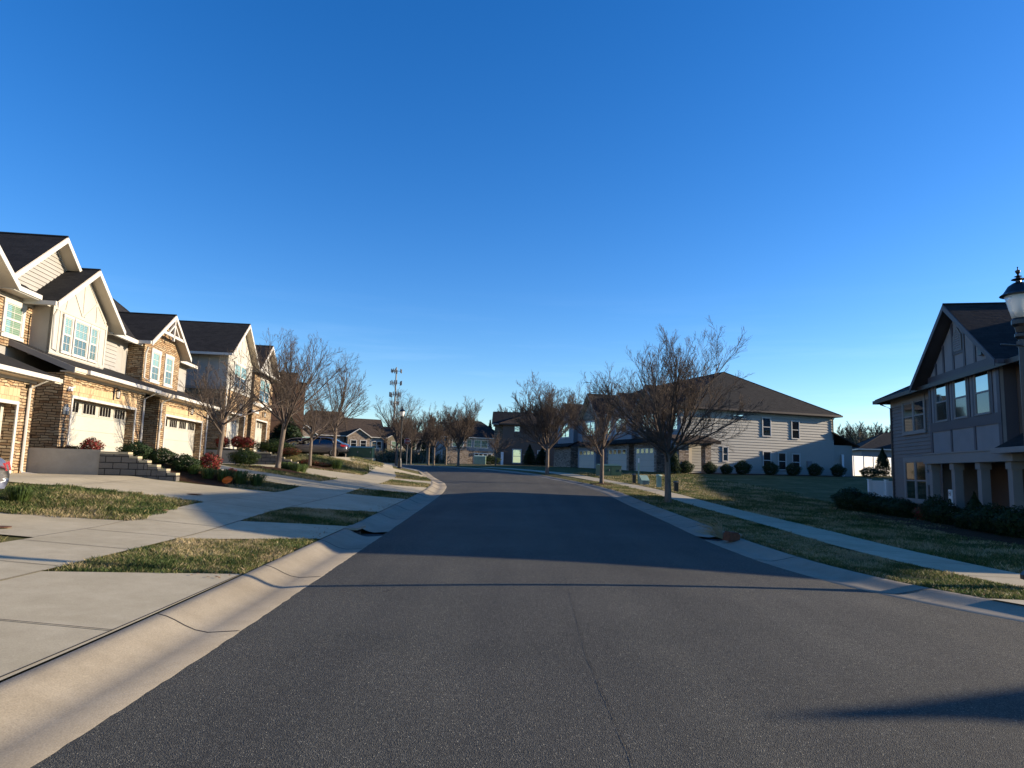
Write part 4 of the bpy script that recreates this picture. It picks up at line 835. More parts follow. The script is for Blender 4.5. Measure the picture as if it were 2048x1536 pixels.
AR=[(offbox(.03,1.97,(9.0,8.1),(12.85,11.35)),(-6,-3,7.8,13.2),5600,.052,.0035),
 (offbox(.03,1.97,(15.35,14.25),(19.05,17.55)),(-6.2,-3,13.8,19.5),3600,.055,.004),
 (offbox(.03,1.97,(24.75,23.95),(28.1,26.2)),(-6.8,-3,23.5,28.6),1700,.07,.007),(offbox(.03,1.97,(32.5,30.5),(35.4,35)),(-7,-3.3,30,35.8),1000,.07,.009),(offbox(.03,1.97,(38.4,37.3),(43,43)),(-9,-3.6,37,43.5),700,.08,.011),
 (inpoly([(-6.65,9.2),(-7.6,10.3),(-16,10.25),(-16,9.25)]),(-16,-6.4,9,10.5),3200,.065,.004),
 (inpoly([(-6.9,12.95),(-8.3,12.5),(-14,12.55),(-14,14.7),(-11.2,14.7),(-10.0,15.95),(-7.2,16.25)]),(-14,-6.7,12.3,16.4),3000,.07,.0045),
 (inpoly([(-7.35,21.5),(-8.6,21.15),(-9.2,22.5),(-9.2,23.2),(-7.3,23.95)]),(-9.3,-7.2,21,24.1),1600,.07,.006),
 (inpoly([(-7.4,26.75),(-10.2,27.2),(-11.4,28.6),(-11.3,30.9),(-10.4,31),(-7.4,29.7)]),(-11.5,-7.2,26.6,31),1000,.08,.009),
 (inpoly([(-7.9,36.3),(-13,37.3),(-13.5,42.5),(-8.4,43)]),(-13.6,-7.7,36,43.2),650,.09,.012),
 (inpoly([(-10,43.2),(-8.0,43.3),(-9.4,51),(-12,51)]),(-12,-7.8,43,51),400,.09,.014),
 (rightverge(.10,1.78,9.1,15.9),(5,9,9.1,16),4200,.048,.0042),(rightverge(.08,1.85,16,25),(5,9,16,25),2300,.055,.006),(rightverge(.03,1.75,25,45),(4,9,25,45),750,.08,.010),
 (rightverge(3.32,7.5,9.5,22),(8,14,9.5,22),1300,.07,.007),(rightverge(3.3,11,22,40),(8,17,22,40),420,.075,.012),(rightverge(3.0,12,40,56),(5,19,40,56),220,.08,.017)]
struct(blades('grass',AR),'stuff')
# ---------------------------------------------------------------- shrubs
def leaves(rx,ry,rz,n,size,mats,seed,zc=None,flatb=.25,shape=None):
    rng=np.random.default_rng(seed); zc=rz if zc is None else zc
    d=rng.normal(size=(n,3)); d/=np.linalg.norm(d,axis=1)[:,None]; r=rng.uniform(.55,1.05,n)**.6
    lump=1+.10*np.sin(d[:,0]*5+seed)+.10*np.sin(d[:,1]*6+2*seed)+.08*np.sin(d[:,2]*7)
    P=d*(r*lump)[:,None]*np.array([rx,ry,rz])+np.array([0,0,zc])
    if shape=='cone': h=np.clip(P[:,2]/(2*rz),0,1); P[:,0]*=(1.15-1.05*h); P[:,1]*=(1.15-1.05*h)
    P[:,2]=np.maximum(P[:,2],.02+rng.uniform(0,.1,n))
    t1=rng.normal(size=(n,3)); t1/=np.linalg.norm(t1,axis=1)[:,None]; t2=np.cross(t1,d); t2/=np.linalg.norm(t2,axis=1)[:,None]+1e-9
    s=size*rng.uniform(.6,1.4,n)[:,None]; Q=np.stack([P-t1*s,P-t2*s*.45,P+t1*s,P+t2*s*.45],1)
    me=bpy.data.meshes.new('foliage'); me.vertices.add(n*4); me.vertices.foreach_set('co',Q.reshape(-1).astype('f')); me.loops.add(n*4); me.loops.foreach_set('vertex_index',np.arange(n*4,dtype='i')); me.polygons.add(n)
    me.polygons.foreach_set('loop_start',np.arange(0,n*4,4,dtype='i')); me.polygons.foreach_set('loop_total',np.full(n,4,'i')); me.polygons.foreach_set('material_index',(rng.random(n)**1.5*len(mats)).astype('i')); me.update(calc_edges=True)
    for m in mats: me.materials.append(m)
    return me
SH={}
def shrub(name,key,loc,sc,lab,cat='shrub',grp=None,rz=0):
    if key not in SH:
        SH[key]={'box':lambda:leaves(.5,.5,.45,5200,.032,[m_leafg,m_leafb],1),'dark':lambda:leaves(.5,.5,.45,4200,.035,[m_leafg,m_ever],2),'red':lambda:leaves(.42,.42,.42,2200,.045,[m_leafr,m_leafr,m_leafo,m_leafg],3),'bronze':lambda:leaves(.5,.5,.35,2500,.045,[m_leafo,m_leafb,m_leafr],4),
         'cone':lambda:leaves(.5,.5,1.0,5200,.045,[m_ever,m_leafg],5,shape='cone'),'pine':lambda:leaves(.5,.5,1.0,2600,.07,[m_ever,m_leafg],6,shape='cone')}[key]()
    t=E(name,loc,rz,lab,cat,grp); o=bpy.data.objects.new('foliage',SH[key]); SC.collection.objects.link(o); o.parent=t; o.scale=sc
    b=MB(); h=sc[2]*.9
    for k in range(4): a=k*1.6+.3; b.tube([(0,0,-.1),(.1*math.cos(a)*sc[0],.1*math.sin(a)*sc[1],h*.35),(.28*math.cos(a)*sc[0],.28*math.sin(a)*sc[1],h*.8)],[.02,.014,.006],4)
    b.build('stem',m_twig,t,uv=False); return t
def tuft(loc,sc,lab,grp,seed=1,mats=None):
    rng=random.Random(seed); b=MB()
    for k in range(230):
        a=rng.uniform(0,6.28); r=rng.uniform(0,.22); L=rng.uniform(.25,.5); x,y=r*math.cos(a),r*math.sin(a); o_=rng.uniform(.15,.42); w_=.009
        px,py=-math.sin(a)*w_,math.cos(a)*w_; A=(x,y,0); B=(x+math.cos(a)*o_*.45,y+math.sin(a)*o_*.45,L*.85); C=(x+math.cos(a)*o_,y+math.sin(a)*o_,L*.55)
        mi=rng.choice([0,0,1]); b.poly([(A[0]-px,A[1]-py,0),(A[0]+px,A[1]+py,0),(B[0]+px,B[1]+py,B[2]),(B[0]-px,B[1]-py,B[2])],mi); b.poly([(B[0]-px,B[1]-py,B[2]),(B[0]+px,B[1]+py,B[2]),(C[0],C[1],C[2])],mi)
    o=b.build('grass_clump',mats or [m_tuft,m_leafb],uv=False); o.location=loc; o.scale=(sc,sc,sc*1.05); tag(o,lab,'border grass',grp); return o
def P(x,y,dz=0): return (x,y,Hs(x,y)+dz)
def RP(s,d,dz=0): p=rowpos(s,d); return P(p[0],p[1],dz)
g1='border grass clumps in the mulch bed'
shrub('nandina_shrub','red',RP(21.7,1.45,.15),(.75,.75,.72),'red-leaved shrub showing above the smooth concrete wall beside the nearest cream garage',grp='red shrubs by the garages')
shrub('boxwood_shrub','dark',RP(21.9,2.7,.05),(1.05,.95,.72),'dark green shrub leftmost on top of the nearer block wall',grp='green shrubs along the block wall')
shrub('boxwood_shrub','dark',RP(22.1,3.45,.02),(.9,.8,.58),'low dark shrub second from left above the nearer block wall',grp='green shrubs along the block wall')
shrub('boxwood_shrub','dark',RP(22.1,4.15,.0),(1.0,.8,.62),'broad dark shrub third from left above the nearer block wall',grp='green shrubs along the block wall')
shrub('nandina_shrub','red',RP(22.6,4.8,.05),(.8,.8,.72),'larger red-leaved shrub between the nearer block wall and the second cream garage',grp='red shrubs by the garages')
shrub('nandina_shrub','red',RP(22.5,5.55,.0),(.5,.5,.42),'smaller red-leaved shrub low beside the larger red one in the mulch bed',grp='red shrubs by the garages')
shrub('nandina_shrub','bronze',RP(21.9,.7,.15),(.9,.8,.5),'bronze low shrub in the corner by the dark stone side wall',grp='red shrubs by the garages')
for i,(s,d,sc) in enumerate(((21.9,5.0,.8),(21.9,5.5,.9),(21.9,6.0,.95),(22.0,6.5,.85),(22.0,4.5,.7))): tuft(RP(s,d,.05),sc,'strap-leaved green grass clump in the mulch bed beside the stepped block wall',g1,i)
shrub('boxwood_shrub','box',RP(29.7,4.1),(1.3,1.1,.78),'big round glossy green shrub left of the second trunk, before the stone-gabled townhouse',grp='green shrubs along the block wall')
for i,(s,d) in enumerate(((29.6,5.9),(29.9,6.5),(29.4,6.3))): tuft(RP(s,d),.95,'yellow-green grass clump right of the big round shrub between two driveways','border grass clumps between the driveways',10+i)
tuft(P(-9.6,13.6),.75,'small yellow-green grass clump beside the silver sedan at the left edge','border grass clumps between the driveways',20)
for i,(s,d,k) in enumerate(((38.6,.6,'red'),(38.7,1.4,'red'),(38.7,1.9,'red'))): shrub('nandina_shrub',k,RP(s,d,.1),(.95,.95,.8),('leftmost','middle','rightmost')[i]+' of three red shrubs above the farther smooth concrete wall',grp='red shrubs by the garages')
shrub('boxwood_shrub','box',RP(39,3.3,.1),(2.2,1.3,.8),'rounded green shrub right of the farther smooth concrete wall',grp='green shrubs along the block wall')
for i,d in enumerate((4.6,5.6,6.4)): shrub('nandina_shrub','bronze',RP(38.6+i*.1,d-.3,.05),(1.1,.9,.6-.12*i),('tallest','middle','lowest')[i]+' of the bronze shrubs trailing off above the farther block wall',grp='red shrubs by the garages')
tuft(RP(38.6,6.9,.1),1.1,'grass clump at the low end of the farther block wall','border grass clumps between the driveways',22)
shrub('evergreen_shrub','cone',P(-18.2,55.8),(3.6,3.0,1.7),'dark evergreen shrub against the brown brick end wall',cat='shrub')
# right side: hedge before the dark house (single plants), porch shrubs, round shrubs by the white wall
def DH(y,x,dz=0):  # local coords of dark house to world
    m=t_dark.matrix_basis if False else Matrix.Translation(t_dark.location)@Matrix.Rotation(t_dark.rotation_euler.z,4,'Z'); p=m@Vector((x,y,0)); return (p.x,p.y,Hs(p.x,p.y)+dz)
hd=[(3.3,2.9,1.6,1.1),(4.0,2.3,1.5,.95),(4.7,1.9,1.5,.85),(5.5,1.7,1.4,.85),(6.2,1.7,1.3,.8)]
for i,(y,x,r,h) in enumerate(hd): shrub('hedge_shrub','dark',DH(y,x),(r,r*.9,h),('large rounded dark hedge shrub at the left end of the hedge, before the white fence','second dark hedge shrub under the lower double window','middle dark hedge shrub beneath the lower double window','dark hedge shrub just left of the electric meters','dark hedge shrub at the first porch column')[i],'hedge shrub','dark hedge before the taupe house')
for i,(y,x,k,sx,sz) in enumerate(((7.6,1.3,'bronze',1.1,.9),(8.5,1.4,'dark',1.0,1.1),(9.6,1.5,'dark',1.2,.9),(10.6,1.0,'cone',.8,.62),(11.6,1.5,'dark',1.2,.8),(12.8,1.5,'dark',1.3,1.0),(14,1.4,'dark',1.3,1.0))):
    shrub('porch_shrub',k,DH(y,x),(sx,sx,sz),('bronze low shrub beside the second porch column','dark shrub left of the upright HOME sign','dark low shrub in front of the upright HOME sign','narrow pointed evergreen shrub between the third and fourth porch columns','dark low shrub at the foot of the fourth porch column','dark shrub right of the porch at the right picture edge','dark shrub beyond the porch at the right picture edge')[i],'shrub','shrubs before the shaded porch')
def EW(w,out,dz=0):  # along end wall of the white-sided block, w metres from its left corner
    x=14.2+.949*w+.314*out; y=57+.314*w-.949*out; return (x,y,Hs(x,y)+dz)
lb=['leftmost round shrub, at the stone porch column','second round shrub, right of the porch column','third small round shrub under the narrow window','fourth, taller round shrub along the white-sided end wall','fifth round shrub, left of the lower triple windows','sixth round shrub, under the lower triple windows','seventh round shrub, below the wall meters','eighth round shrub near the right corner of the white siding']
for i,(w,s) in enumerate(((-.6,1.2),(1.6,1.15),(3.2,1.0),(4.8,1.35),(7.6,1.3),(9.9,1.25),(12.2,1.25),(14.7,1.25))): shrub('round_shrub','dark',EW(w,1.7),(s,s,s*.95),lb[i],'shrub','round shrubs along the white-sided end wall')
shrub('round_shrub','dark',EW(18.0,1.9),(1.7,1.5,1.0),'low spreading shrub before the tall white fence','shrub')
shrub('columnar_shrub','cone',EW(20.5,1.0),(1.6,1.6,1.35),'tall dark columnar shrub standing at the right end of the white fence','shrub')
shrub('conical_evergreen','cone',P(2.4,84),(1.9,1.9,1.3),'green cone-shaped evergreen in front of the far brown-sided block','evergreen tree')
shrub('conical_evergreen','cone',P(4.0,85),(2.2,2.2,1.15),'smaller dark evergreen right of the cone-shaped one at the far brown block','evergreen tree')
shrub('evergreen_shrub','dark',P(-2.6,91),(2.6,1.6,1.3),'wide dark evergreen shrub left of the far brown-sided block','shrub')
shrub('columnar_shrub','cone',EW(-1.9,1.8),(1.4,1.4,1.2),'dark upright shrub at the left stone porch column','shrub')
# ---------------------------------------------------------------- bare trees
def gen_tree(seed,h,fork,spread,nprim=8,lev=4,r0=.1,lean=(0,0),tw=.0045,dens=1.,upc=.35,ns=3):
    r=random.Random(seed); T=MB(); B=MB()
    pts=[(0,0,-.15),(lean[0]*.1,lean[1]*.1,.12),(lean[0]*.5,lean[1]*.5,fork*.5),(lean[0],lean[1],fork),(lean[0]*1.1,lean[1]*1.1,fork*1.0+.25)]
    T.tube(pts,[r0*1.5,r0*1.12,r0*.95,r0*.9,r0*.7],9)
    def branch(p,d,L,rad,l):
        n=(6,5,4,3,3)[l]; q=[p.copy()]; dd=d.copy(); st=L/n; rads=[rad]
        for i in range(n):
            dd=(dd+Vector((r.gauss(0,1),r.gauss(0,1),r.gauss(0,1)))*(.055,.055,.06,.07,.07)[l]+Vector((0,0,upc*(.10 if l<2 else .05)))).normalized(); q.append(q[-1]+dd*st); rads.append(max(tw*.7,rad*(1-.72*(i+1)/n)))
        B.tube(q,rads,(7,5,4,ns,ns)[l],cap=False)
        if l>=lev: return
        nc=int(((8,6,4,2.4,0)[l])*dens+r.random())
        for k in range(nc):
            f=.12+.80*(k+r.random()*.8)/nc; i=min(n-1,int(f*n)); pp=q[i].lerp(q[i+1],f*n-i); ax=(q[i+1]-q[i]).normalized()
            pr=Vector((r.gauss(0,1),r.gauss(0,1),r.gauss(0,.6))); pr=(pr-ax*pr.dot(ax)).normalized(); ang=R_(r.uniform(20,42))
            nd=(ax*math.cos(ang)+pr*math.sin(ang)); nd.z+=.12; nd.normalize()
            branch(pp,nd,L*r.uniform(.42,.66)*(1-.40*f)*(1,1,1.1,1.25,1)[l],max(tw,rads[i]*.55),l+1)
    top=Vector(pts[-2]); H_=h-fork
    for k in range(nprim):
        a=2*math.pi*k/nprim+r.uniform(-.35,.35); el=R_(r.uniform(22,48)) if k%2 else R_(r.uniform(48,76))
        reach=min(H_*.95/math.sin(el),spread*1.05/math.cos(el))
        d=Vector((math.cos(a)*math.cos(el),math.sin(a)*math.cos(el),math.sin(el)))
        branch(top+Vector((0,0,r.uniform(-.3,.25))),d,reach*r.uniform(.84,1.0),r0*.5*r.uniform(.7,1),0)
    branch(top,Vector((.05,.02,1)).normalized(),H_*.95,r0*.62,0)
    return T,B
TM={}
def tree(name,key,loc,sc,rz,lab,grp=None,cat='tree',mt=None):
    t=E(name,loc,rz,lab,cat,grp)
    if key not in TM:
        T,B=gen_tree(**TK[key]); a=T.build('trunk',m_bark,t,smooth=True,uv=False); c=B.build('crown',mt or m_twig,t,smooth=True,uv=False); TM[key]=(a.data,c.data)
    else:
        for nm,me in zip(('trunk','crown'),TM[key]): o=bpy.data.objects.new(nm,me); SC.collection.objects.link(o); o.parent=t
    t.scale=(sc,sc,sc); return t
TK=dict(a=dict(seed=11,h=3.5,fork=1.55,spread=2.0,nprim=8,r0=.08,lean=(.10,-.02),dens=.85,tw=.0042,upc=.25),b=dict(seed=5,h=5.0,fork=1.8,spread=2.8,nprim=11,r0=.10,lean=(.16,0),dens=.9,upc=.5,tw=.0045),
 big=dict(seed=21,h=6.3,fork=1.85,spread=3.4,nprim=13,r0=.13,lean=(-.03,0),dens=1.08,tw=.0055,upc=.55),c=dict(seed=33,h=6.3,fork=1.8,spread=2.5,nprim=9,r0=.12,lean=(.03,0),dens=.9,tw=.006,upc=.65),
 d=dict(seed=44,h=6.6,fork=2.0,spread=2.8,nprim=10,r0=.14,dens=1.15,tw=.008,upc=.8),e=dict(seed=52,h=6.5,fork=2.1,spread=2.7,nprim=8,lev=3,r0=.12,dens=.85,tw=.013,upc=.8),
 f=dict(seed=60,h=9,fork=2.8,spread=3.8,nprim=9,lev=3,r0=.2,dens=1.4,tw=.03,upc=.9))
gl_='bare street trees on the left verge'; gr_='bare street trees on the right verge'; gf_='bare trees beyond the bend'
tree('street_tree','a',P(-9.85,23.2),1.0,0,'small bare tree leaning in the mulch bed before the stone townhouses',gl_)
tree('street_tree','b',P(-9.95,29.5,.08),1.05,.3,'wide bare tree in a round mulch ring, second from the left',gl_)
tree('street_tree','a',P(-10.9,37.5,.1),1.05,2.0,'short bare tree in front of the parked dark grey sedan',gl_)
tree('street_tree','c',P(-11.4,44.5),.93,1.2,'bare tree at the grass edge just behind the dark grey sedan',gl_)
tree('street_tree','c',P(-9.9,60),.98,3.0,'bare tree right beside the far lamp post',gl_)
tree('street_tree','big',P(6.55,28.4),1.0,0,'largest bare tree, nearest on the right verge, dark against the sky',gr_)
tree('street_tree','c',P(5.6,41.8,.08),1.02,.8,'bare tree with sunlit trunk in a mulch ring, second on the right verge',gr_)
tree('street_tree','d',P(2.95,54),1.02,2.1,'bare tree with reddish sunlit trunk, farthest on the right verge',gr_)
tree('street_tree','d',P(-6.0,80),1.05,.4,'dense bare tree standing in the middle beyond the end of the road',gf_)
tree('street_tree','a',P(-1.75,84),1.05,1.0,'small young bare tree near the pale green utility cabinet',gf_)
tree('street_tree','e',P(-10.2,86),1.0,.5,'left one of a close pair of slim trees beyond the bend',gf_)
tree('street_tree','e',P(-9.4,85),.96,2.2,'right one of a close pair of slim trees beyond the bend',gf_)
tree('street_tree','e',P(-8.1,87),1.0,3.7,'single slim tree just left of the dense middle tree',gf_)
tree('street_tree','e',P(-13.0,90),.95,1.4,'dark bare tree right of the far red stop sign',gf_)
tree('street_tree','e',P(-12.6,104),1.0,4.4,'farther bare tree rising behind the slim pair beyond the bend',gf_)
tree('street_tree','a',P(-12.2,108),1.0,.2,'tiny bare tree before the closing slate house','bare trees beyond the bend')
# far bare trees over the roofs on the right and behind the road's end
far=[(-22,150,1.0),(-26,165,1.1),(-19,172,1.15),(-30,180,1.2),(-9.5,176,1.15),(2,150,1.3),(6,140,1.25),(10,150,1.3),(-46,190,1.0)]
lbl=['bare woodland tree behind the far end of the road, beside the stop sign','bare woodland tree behind the navy and olive townhouse','bare woodland tree left of the dense middle tree','bare woodland tree above the far navy townhouse roof','bare woodland tree behind the closing slate house','tall bare tree rising behind the left corner of the far brown block','tall bare tree rising above the ridge of the far brown block','tall bare tree behind the far brown block, right of its ridge','bare tree behind the brown roofs at far left']
for i,(x,y,s) in enumerate(far): tree('woodland_tree','f',P(x,y,-.3),s,i*1.1,lbl[i],'bare woodland trees in the background')
for i,(x,y,s) in enumerate(((101,200,1.9),(105,196,1.6),(109,200,1.9),(113,196,1.8),(117,198,2.0),(121,200,2.4))): tree('woodland_tree','f',(x,y,2.2),s*.78,i*1.3,('leftmost','second','third','fourth','fifth','tallest, rightmost')[i]+' bare treetop on the wooded rise beyond the low slate-sided house','bare treetops on the wooded rise')
for i,(x,y,s) in enumerate(((-17.6,150,5.4),(-15.6,152,4.7),(-4.6,150,5.0))): shrub('pine_tree','pine',(x,y,1.8),(s*.85,s*.85,s),('taller pine tree showing above the slim pair beyond the bend','shorter pine tree right of the taller one beyond the bend','pine tree showing above the closing slate house roof')[i],'pine tree','pines in the background')
# brushy woods masses (far off)
def woods(name,segs,seed,mats,n,size):
    rng=np.random.default_rng(seed); L=[]
    for (x0,y0,x1,y1,h,z0) in segs:
        k=int(n*math.hypot(x1-x0,y1-y0)); t=rng.random(k); z=rng.random(k)**.8; top=h*(.72+.28*np.sin(t*17+seed)*np.sin(t*7.3))
        L.append(np.stack([x0+(x1-x0)*t+rng.normal(0,1.2,k),y0+(y1-y0)*t+rng.normal(0,2.5,k),z0+z*top],1))
    Pp=np.concatenate(L); n=len(Pp); d=rng.normal(size=(n,3))*np.array([.5,.5,1]); d/=np.linalg.norm(d,axis=1)[:,None]; s=size*rng.uniform(.5,1.6,n)[:,None]; w_=rng.normal(size=(n,3)); w_/=np.linalg.norm(w_,axis=1)[:,None]; w_*=s*.10
    Q=np.stack([Pp-d*s-w_,Pp-d*s+w_,Pp+d*s+w_*.4,Pp+d*s-w_*.4],1); me=bpy.data.meshes.new(name); me.vertices.add(n*4); me.vertices.foreach_set('co',Q.reshape(-1).astype('f')); me.loops.add(n*4); me.loops.foreach_set('vertex_index',np.arange(n*4,dtype='i')); me.polygons.add(n)
    me.polygons.foreach_set('loop_start',np.arange(0,n*4,4,dtype='i')); me.polygons.foreach_set('loop_total',np.full(n,4,'i')); me.polygons.foreach_set('material_index',rng.integers(0,len(mats),n).astype('i')); me.update(calc_edges=True)
    for m in mats: me.materials.append(m)
    o=bpy.data.objects.new(name,me); SC.collection.objects.link(o); o['kind']='stuff'
m_brush=bark('dry brush',(.16,.12,.075)); m_brush2=bark('grey brush',(.12,.11,.09))
woods('distant_woods',[(-45,195,-4,170,10,1.5),(-24,118,-12,112,3.2,1.2)],2,[m_brush,m_brush2,m_ever],420,.55)
woods('distant_woods',[(88,190,128,196,13,2),(98,180,128,186,9,2)],3,[m_brush,m_brush2,m_brush,m_ever],520,.7)
# ---------------------------------------------------------------- cars
def sedan(loc,rz,mat,lab,detail=True,grp=None):
    """length along local x, front at +x"""
    t=E('parked_sedan',loc,rz,lab,'car',grp)
    S=[(-2.38,.42,.80,.62),(-2.30,.34,.98,.78),(-2.0,.26,1.06,.87),(-1.45,.22,1.06,.91),(-.6,.20,1.0,.92),(.5,.20,.96,.92),(1.2,.22,.94,.91),(1.75,.24,.86,.88),(2.2,.28,.74,.78),(2.38,.36,.62,.60)]
    b=MB(); k=12
    for (x,zb,zt,w_) in S:
        ring=[(w_*.86,zb),(w_,zb+.14),(w_*1.01,(zb+zt)/2),(w_*.97,zt-.16),(w_*.88,zt-.04),(w_*.5,zt)]
        ring=ring+[(-y,z) for y,z in ring[::-1]]
        b.v+=[(x,y,z) for y,z in ring]
    for i in range(len(S)-1):
        for j in range(k): a=i*k+j; c=i*k+(j+1)%k; b.f.append((a,c,c+k,a+k)); b.m.append(0)
    b.f.append(tuple(range(k))); b.m.append(0); b.f.append(tuple(range((len(S)-1)*k,len(S)*k))[::-1]); b.m.append(0)
    o=b.build('body',mat,t,smooth=True,uv=False); md=o.modifiers.new('s','SUBSURF'); md.levels=1; md.render_levels=2
    # cabin: glass loft with painted roof and pillars
    C=[(-1.95,1.0,1.03,.70),(-1.25,1.0,1.36,.70),(-.75,.98,1.45,.68),(.1,.96,1.46,.68),(.55,.94,1.38,.70),(1.35,.92,.97,.74)]
    b=MB(); r=MB()
    for (x,zb,zt,w_) in C: b.v+=[(x,-.80,zb-.05),(x,-.74 if zt>1.1 else -.78,zb+(zt-zb)*.15),(x,-w_*.86 if zt>1.1 else -.7,zt-.06),(x,-w_*.55,zt),(x,w_*.55,zt),(x,w_*.86 if zt>1.1 else .7,zt-.06),(x,.74 if zt>1.1 else .78,zb+(zt-zb)*.15),(x,.80,zb-.05)]
    for i in range(len(C)-1):
        for j in range(7): a=i*8+j; b.f.append((a,a+1,a+9,a+8)); b.m.append(0)
    g=b.build('window_glass',m_gcar,t,smooth=True,uv=False)
    for i in range(1,len(C)-2):
        x,zb,zt,w_=C[i]; x2,_,zt2,w2=C[i+1]; A=[(x,-w_*.9,zt-.075),(x,-w_*.55,zt+.012),(x,w_*.55,zt+.012),(x,w_*.9,zt-.075)]; B=[(x2,-w2*.9,zt2-.075),(x2,-w2*.55,zt2+.012),(x2,w2*.55,zt2+.012),(x2,w2*.9,zt2-.075)]
        for j in range(3): r.poly([A[j],A[j+1],B[j+1],B[j]])
    for s in(-1,1):
        r.tube([(-2.0,s*.76,1.0),(-1.25,s*.64,1.32),(-.75,s*.62,1.40),(.1,s*.62,1.41),(.55,s*.63,1.34),(1.38,s*.76,.95)],.035,6); r.tube([(-.35,s*.63,1.40),(-.32,s*.8,.98)],.035,5); r.tube([(-1.2,s*.65,1.32),(-1.35,s*.8,1.0)],.05,5)
    r.build('roof',mat,t,smooth=True,uv=False)
    for x in(-1.42,1.42):
        for s in(-1,1):
            w0=E('wheel',(x,s*.80,.32)); w0.parent=t; b=MB(); pr=[(.2,-.09),(.30,-.105),(.325,-.07),(.328,0),(.325,.07),(.30,.105),(.2,.09)]
            b.tube([(0,y,0) for r_,y in pr],[r_ for r_,y in pr],22); b.build('tyre',m_tyre,w0,smooth=False,uv=False)
            b=MB(); yy=s*.108; b.tube([(0,yy-.01*s,0),(0,yy+.004*s,0)],[.06,.05],10)
            for q in range(10): a=q*math.pi/5; b.beam((.04*math.cos(a),yy,.04*math.sin(a)),(.205*math.cos(a),yy,.205*math.sin(a)),.03,.012)
            n=24
            for q in range(n): a=2*math.pi*q/n; c=2*math.pi*(q+1)/n; b.beam((.205*math.cos(a),yy,.205*math.sin(a)),(.205*math.cos(c),yy,.205*math.sin(c)),.022,.03)
            b.build('rim',m_rim,w0,uv=False)
            b=MB(); b.tube([(x,s*.80,.32),(x,s*.90,.32)],[.385,.36],24); b.build('wheel_arch',m_tyre,t,uv=False)
    for s in(-1,1):
        b=MB(); b.slab([(-2.36,s*.50,.86),(-2.24,s*.80,.90),(-1.95,s*.905,.93),(-1.97,s*.93,.80),(-2.26,s*.84,.74),(-2.40,s*.52,.73)],0,d=(.05,-s*.04,0)); b.build('taillight',m_red,t)
        b=MB(); b.slab([(2.30,s*.45,.66),(2.18,s*.76,.72),(1.85,s*.89,.76),(1.95,s*.88,.66),(2.30,s*.62,.56)],0,d=(-.05,-s*.04,0)); b.build('headlight',m_lampg,t)
        b=MB(); b.tube([(.95,s*.86,1.0),(.98,s*1.0,1.04)],[.06,.07],8); b.build('wing_mirror',mat,t)
        b=MB(); b.box(-.75,-.55,s*.925-.012,s*.925+.012,.86,.89); b.box(.2,.4,s*.925-.012,s*.925+.012,.86,.89); b.build('door_handle',mat,t)
    b=MB(); b.box(-2.405,-2.36,-.26,.26,.68,.80); b.build('number_plate',m_white,t); return t
a=sedan((-11.2,11.5,Hs(-10.2,11.5)+.03),math.pi+.04,m_silver,'silver sedan cut off at the left picture edge, only rear corner visible',grp='parked cars')
sedan((-14.35,51.2,Hs(-14.35,51.2)+.06),math.pi-.02,m_dgrey,'dark grey sedan parked side-on beyond the grass bank, seen between bare trunks',grp='parked cars')
sedan((-16.6,54.0,Hs(-16.6,54)+.06),math.pi+.02,m_silver,'silver sedan partly hidden behind the dark grey one',grp='parked cars')
sedan((-24.8,146,2.15),math.pi/2-.5,m_blackc,'small dark car before the distant olive garage door',grp='parked cars')
# ---------------------------------------------------------------- lamp posts
def lamp(loc,lab,arm=True):
    t=E('street_lamp',loc,0,lab,'street lamp','black acorn street lamps'); b=MB()
    b.lathe([(.20,0),(.20,.06),(.15,.12),(.13,.5),(.10,.6),(.085,.7),(.085,.75)],n=12); b.build('base',m_black,t,uv=False)
    b=MB(); b.lathe([(.065,.7),(.05,3.38),(.05,3.42)],n=14); b.build('pole',m_black,t,uv=False)
    b=MB(); b.lathe([(.055,3.380),(.09,3.420),(.09,3.460),(.07,3.480),(.085,3.560),(.12,3.600),(.12,3.660),(.10,3.690)],n=14); b.build('collar',m_black,t,uv=False)
    b=MB(); b.lathe([(.105,3.690),(.13,3.797),(.165,3.948),(.185,4.019)],n=20); g=b.build('lamp_glass',m_lampg,t,smooth=True,uv=False)
    b=MB(); b.lathe([(.06,3.700),(.07,3.780),(.05,3.860)],n=10); b.build('lamp_socket',m_black,g,uv=False)
    b=MB(); b.lathe([(.19,4.016),(.245,4.030),(.20,4.064),(.165,4.119),(.135,4.167),(.08,4.208),(.035,4.228),(.035,4.249),(.09,4.266),(.085,4.272),(.03,4.290),(.025,4.303),(.05,4.313),(.02,4.324),(.012,4.344),(.03,4.372),(.035,4.399),(.01,4.412),(.005,4.440),(.012,4.450),(.002,4.460)],n=20); b.build('cap_and_finial',m_black,t,uv=False)
    if arm: b=MB(); b.tube([(0,0,3.29),(-.28,.05,3.31)],.012,5); b.box(-.05,.05,-.07,.05,3.27,3.36); b.build('bracket',m_black,t,uv=False)
    return t
lamp((7.67,10.1,.22),'black street lamp with frosted glass head, cut off at the right picture edge').scale=(1.045,)*3
lamp(P(-7.75,48.5),'black street lamp far up the left verge, seen whole among bare trees',arm=False)
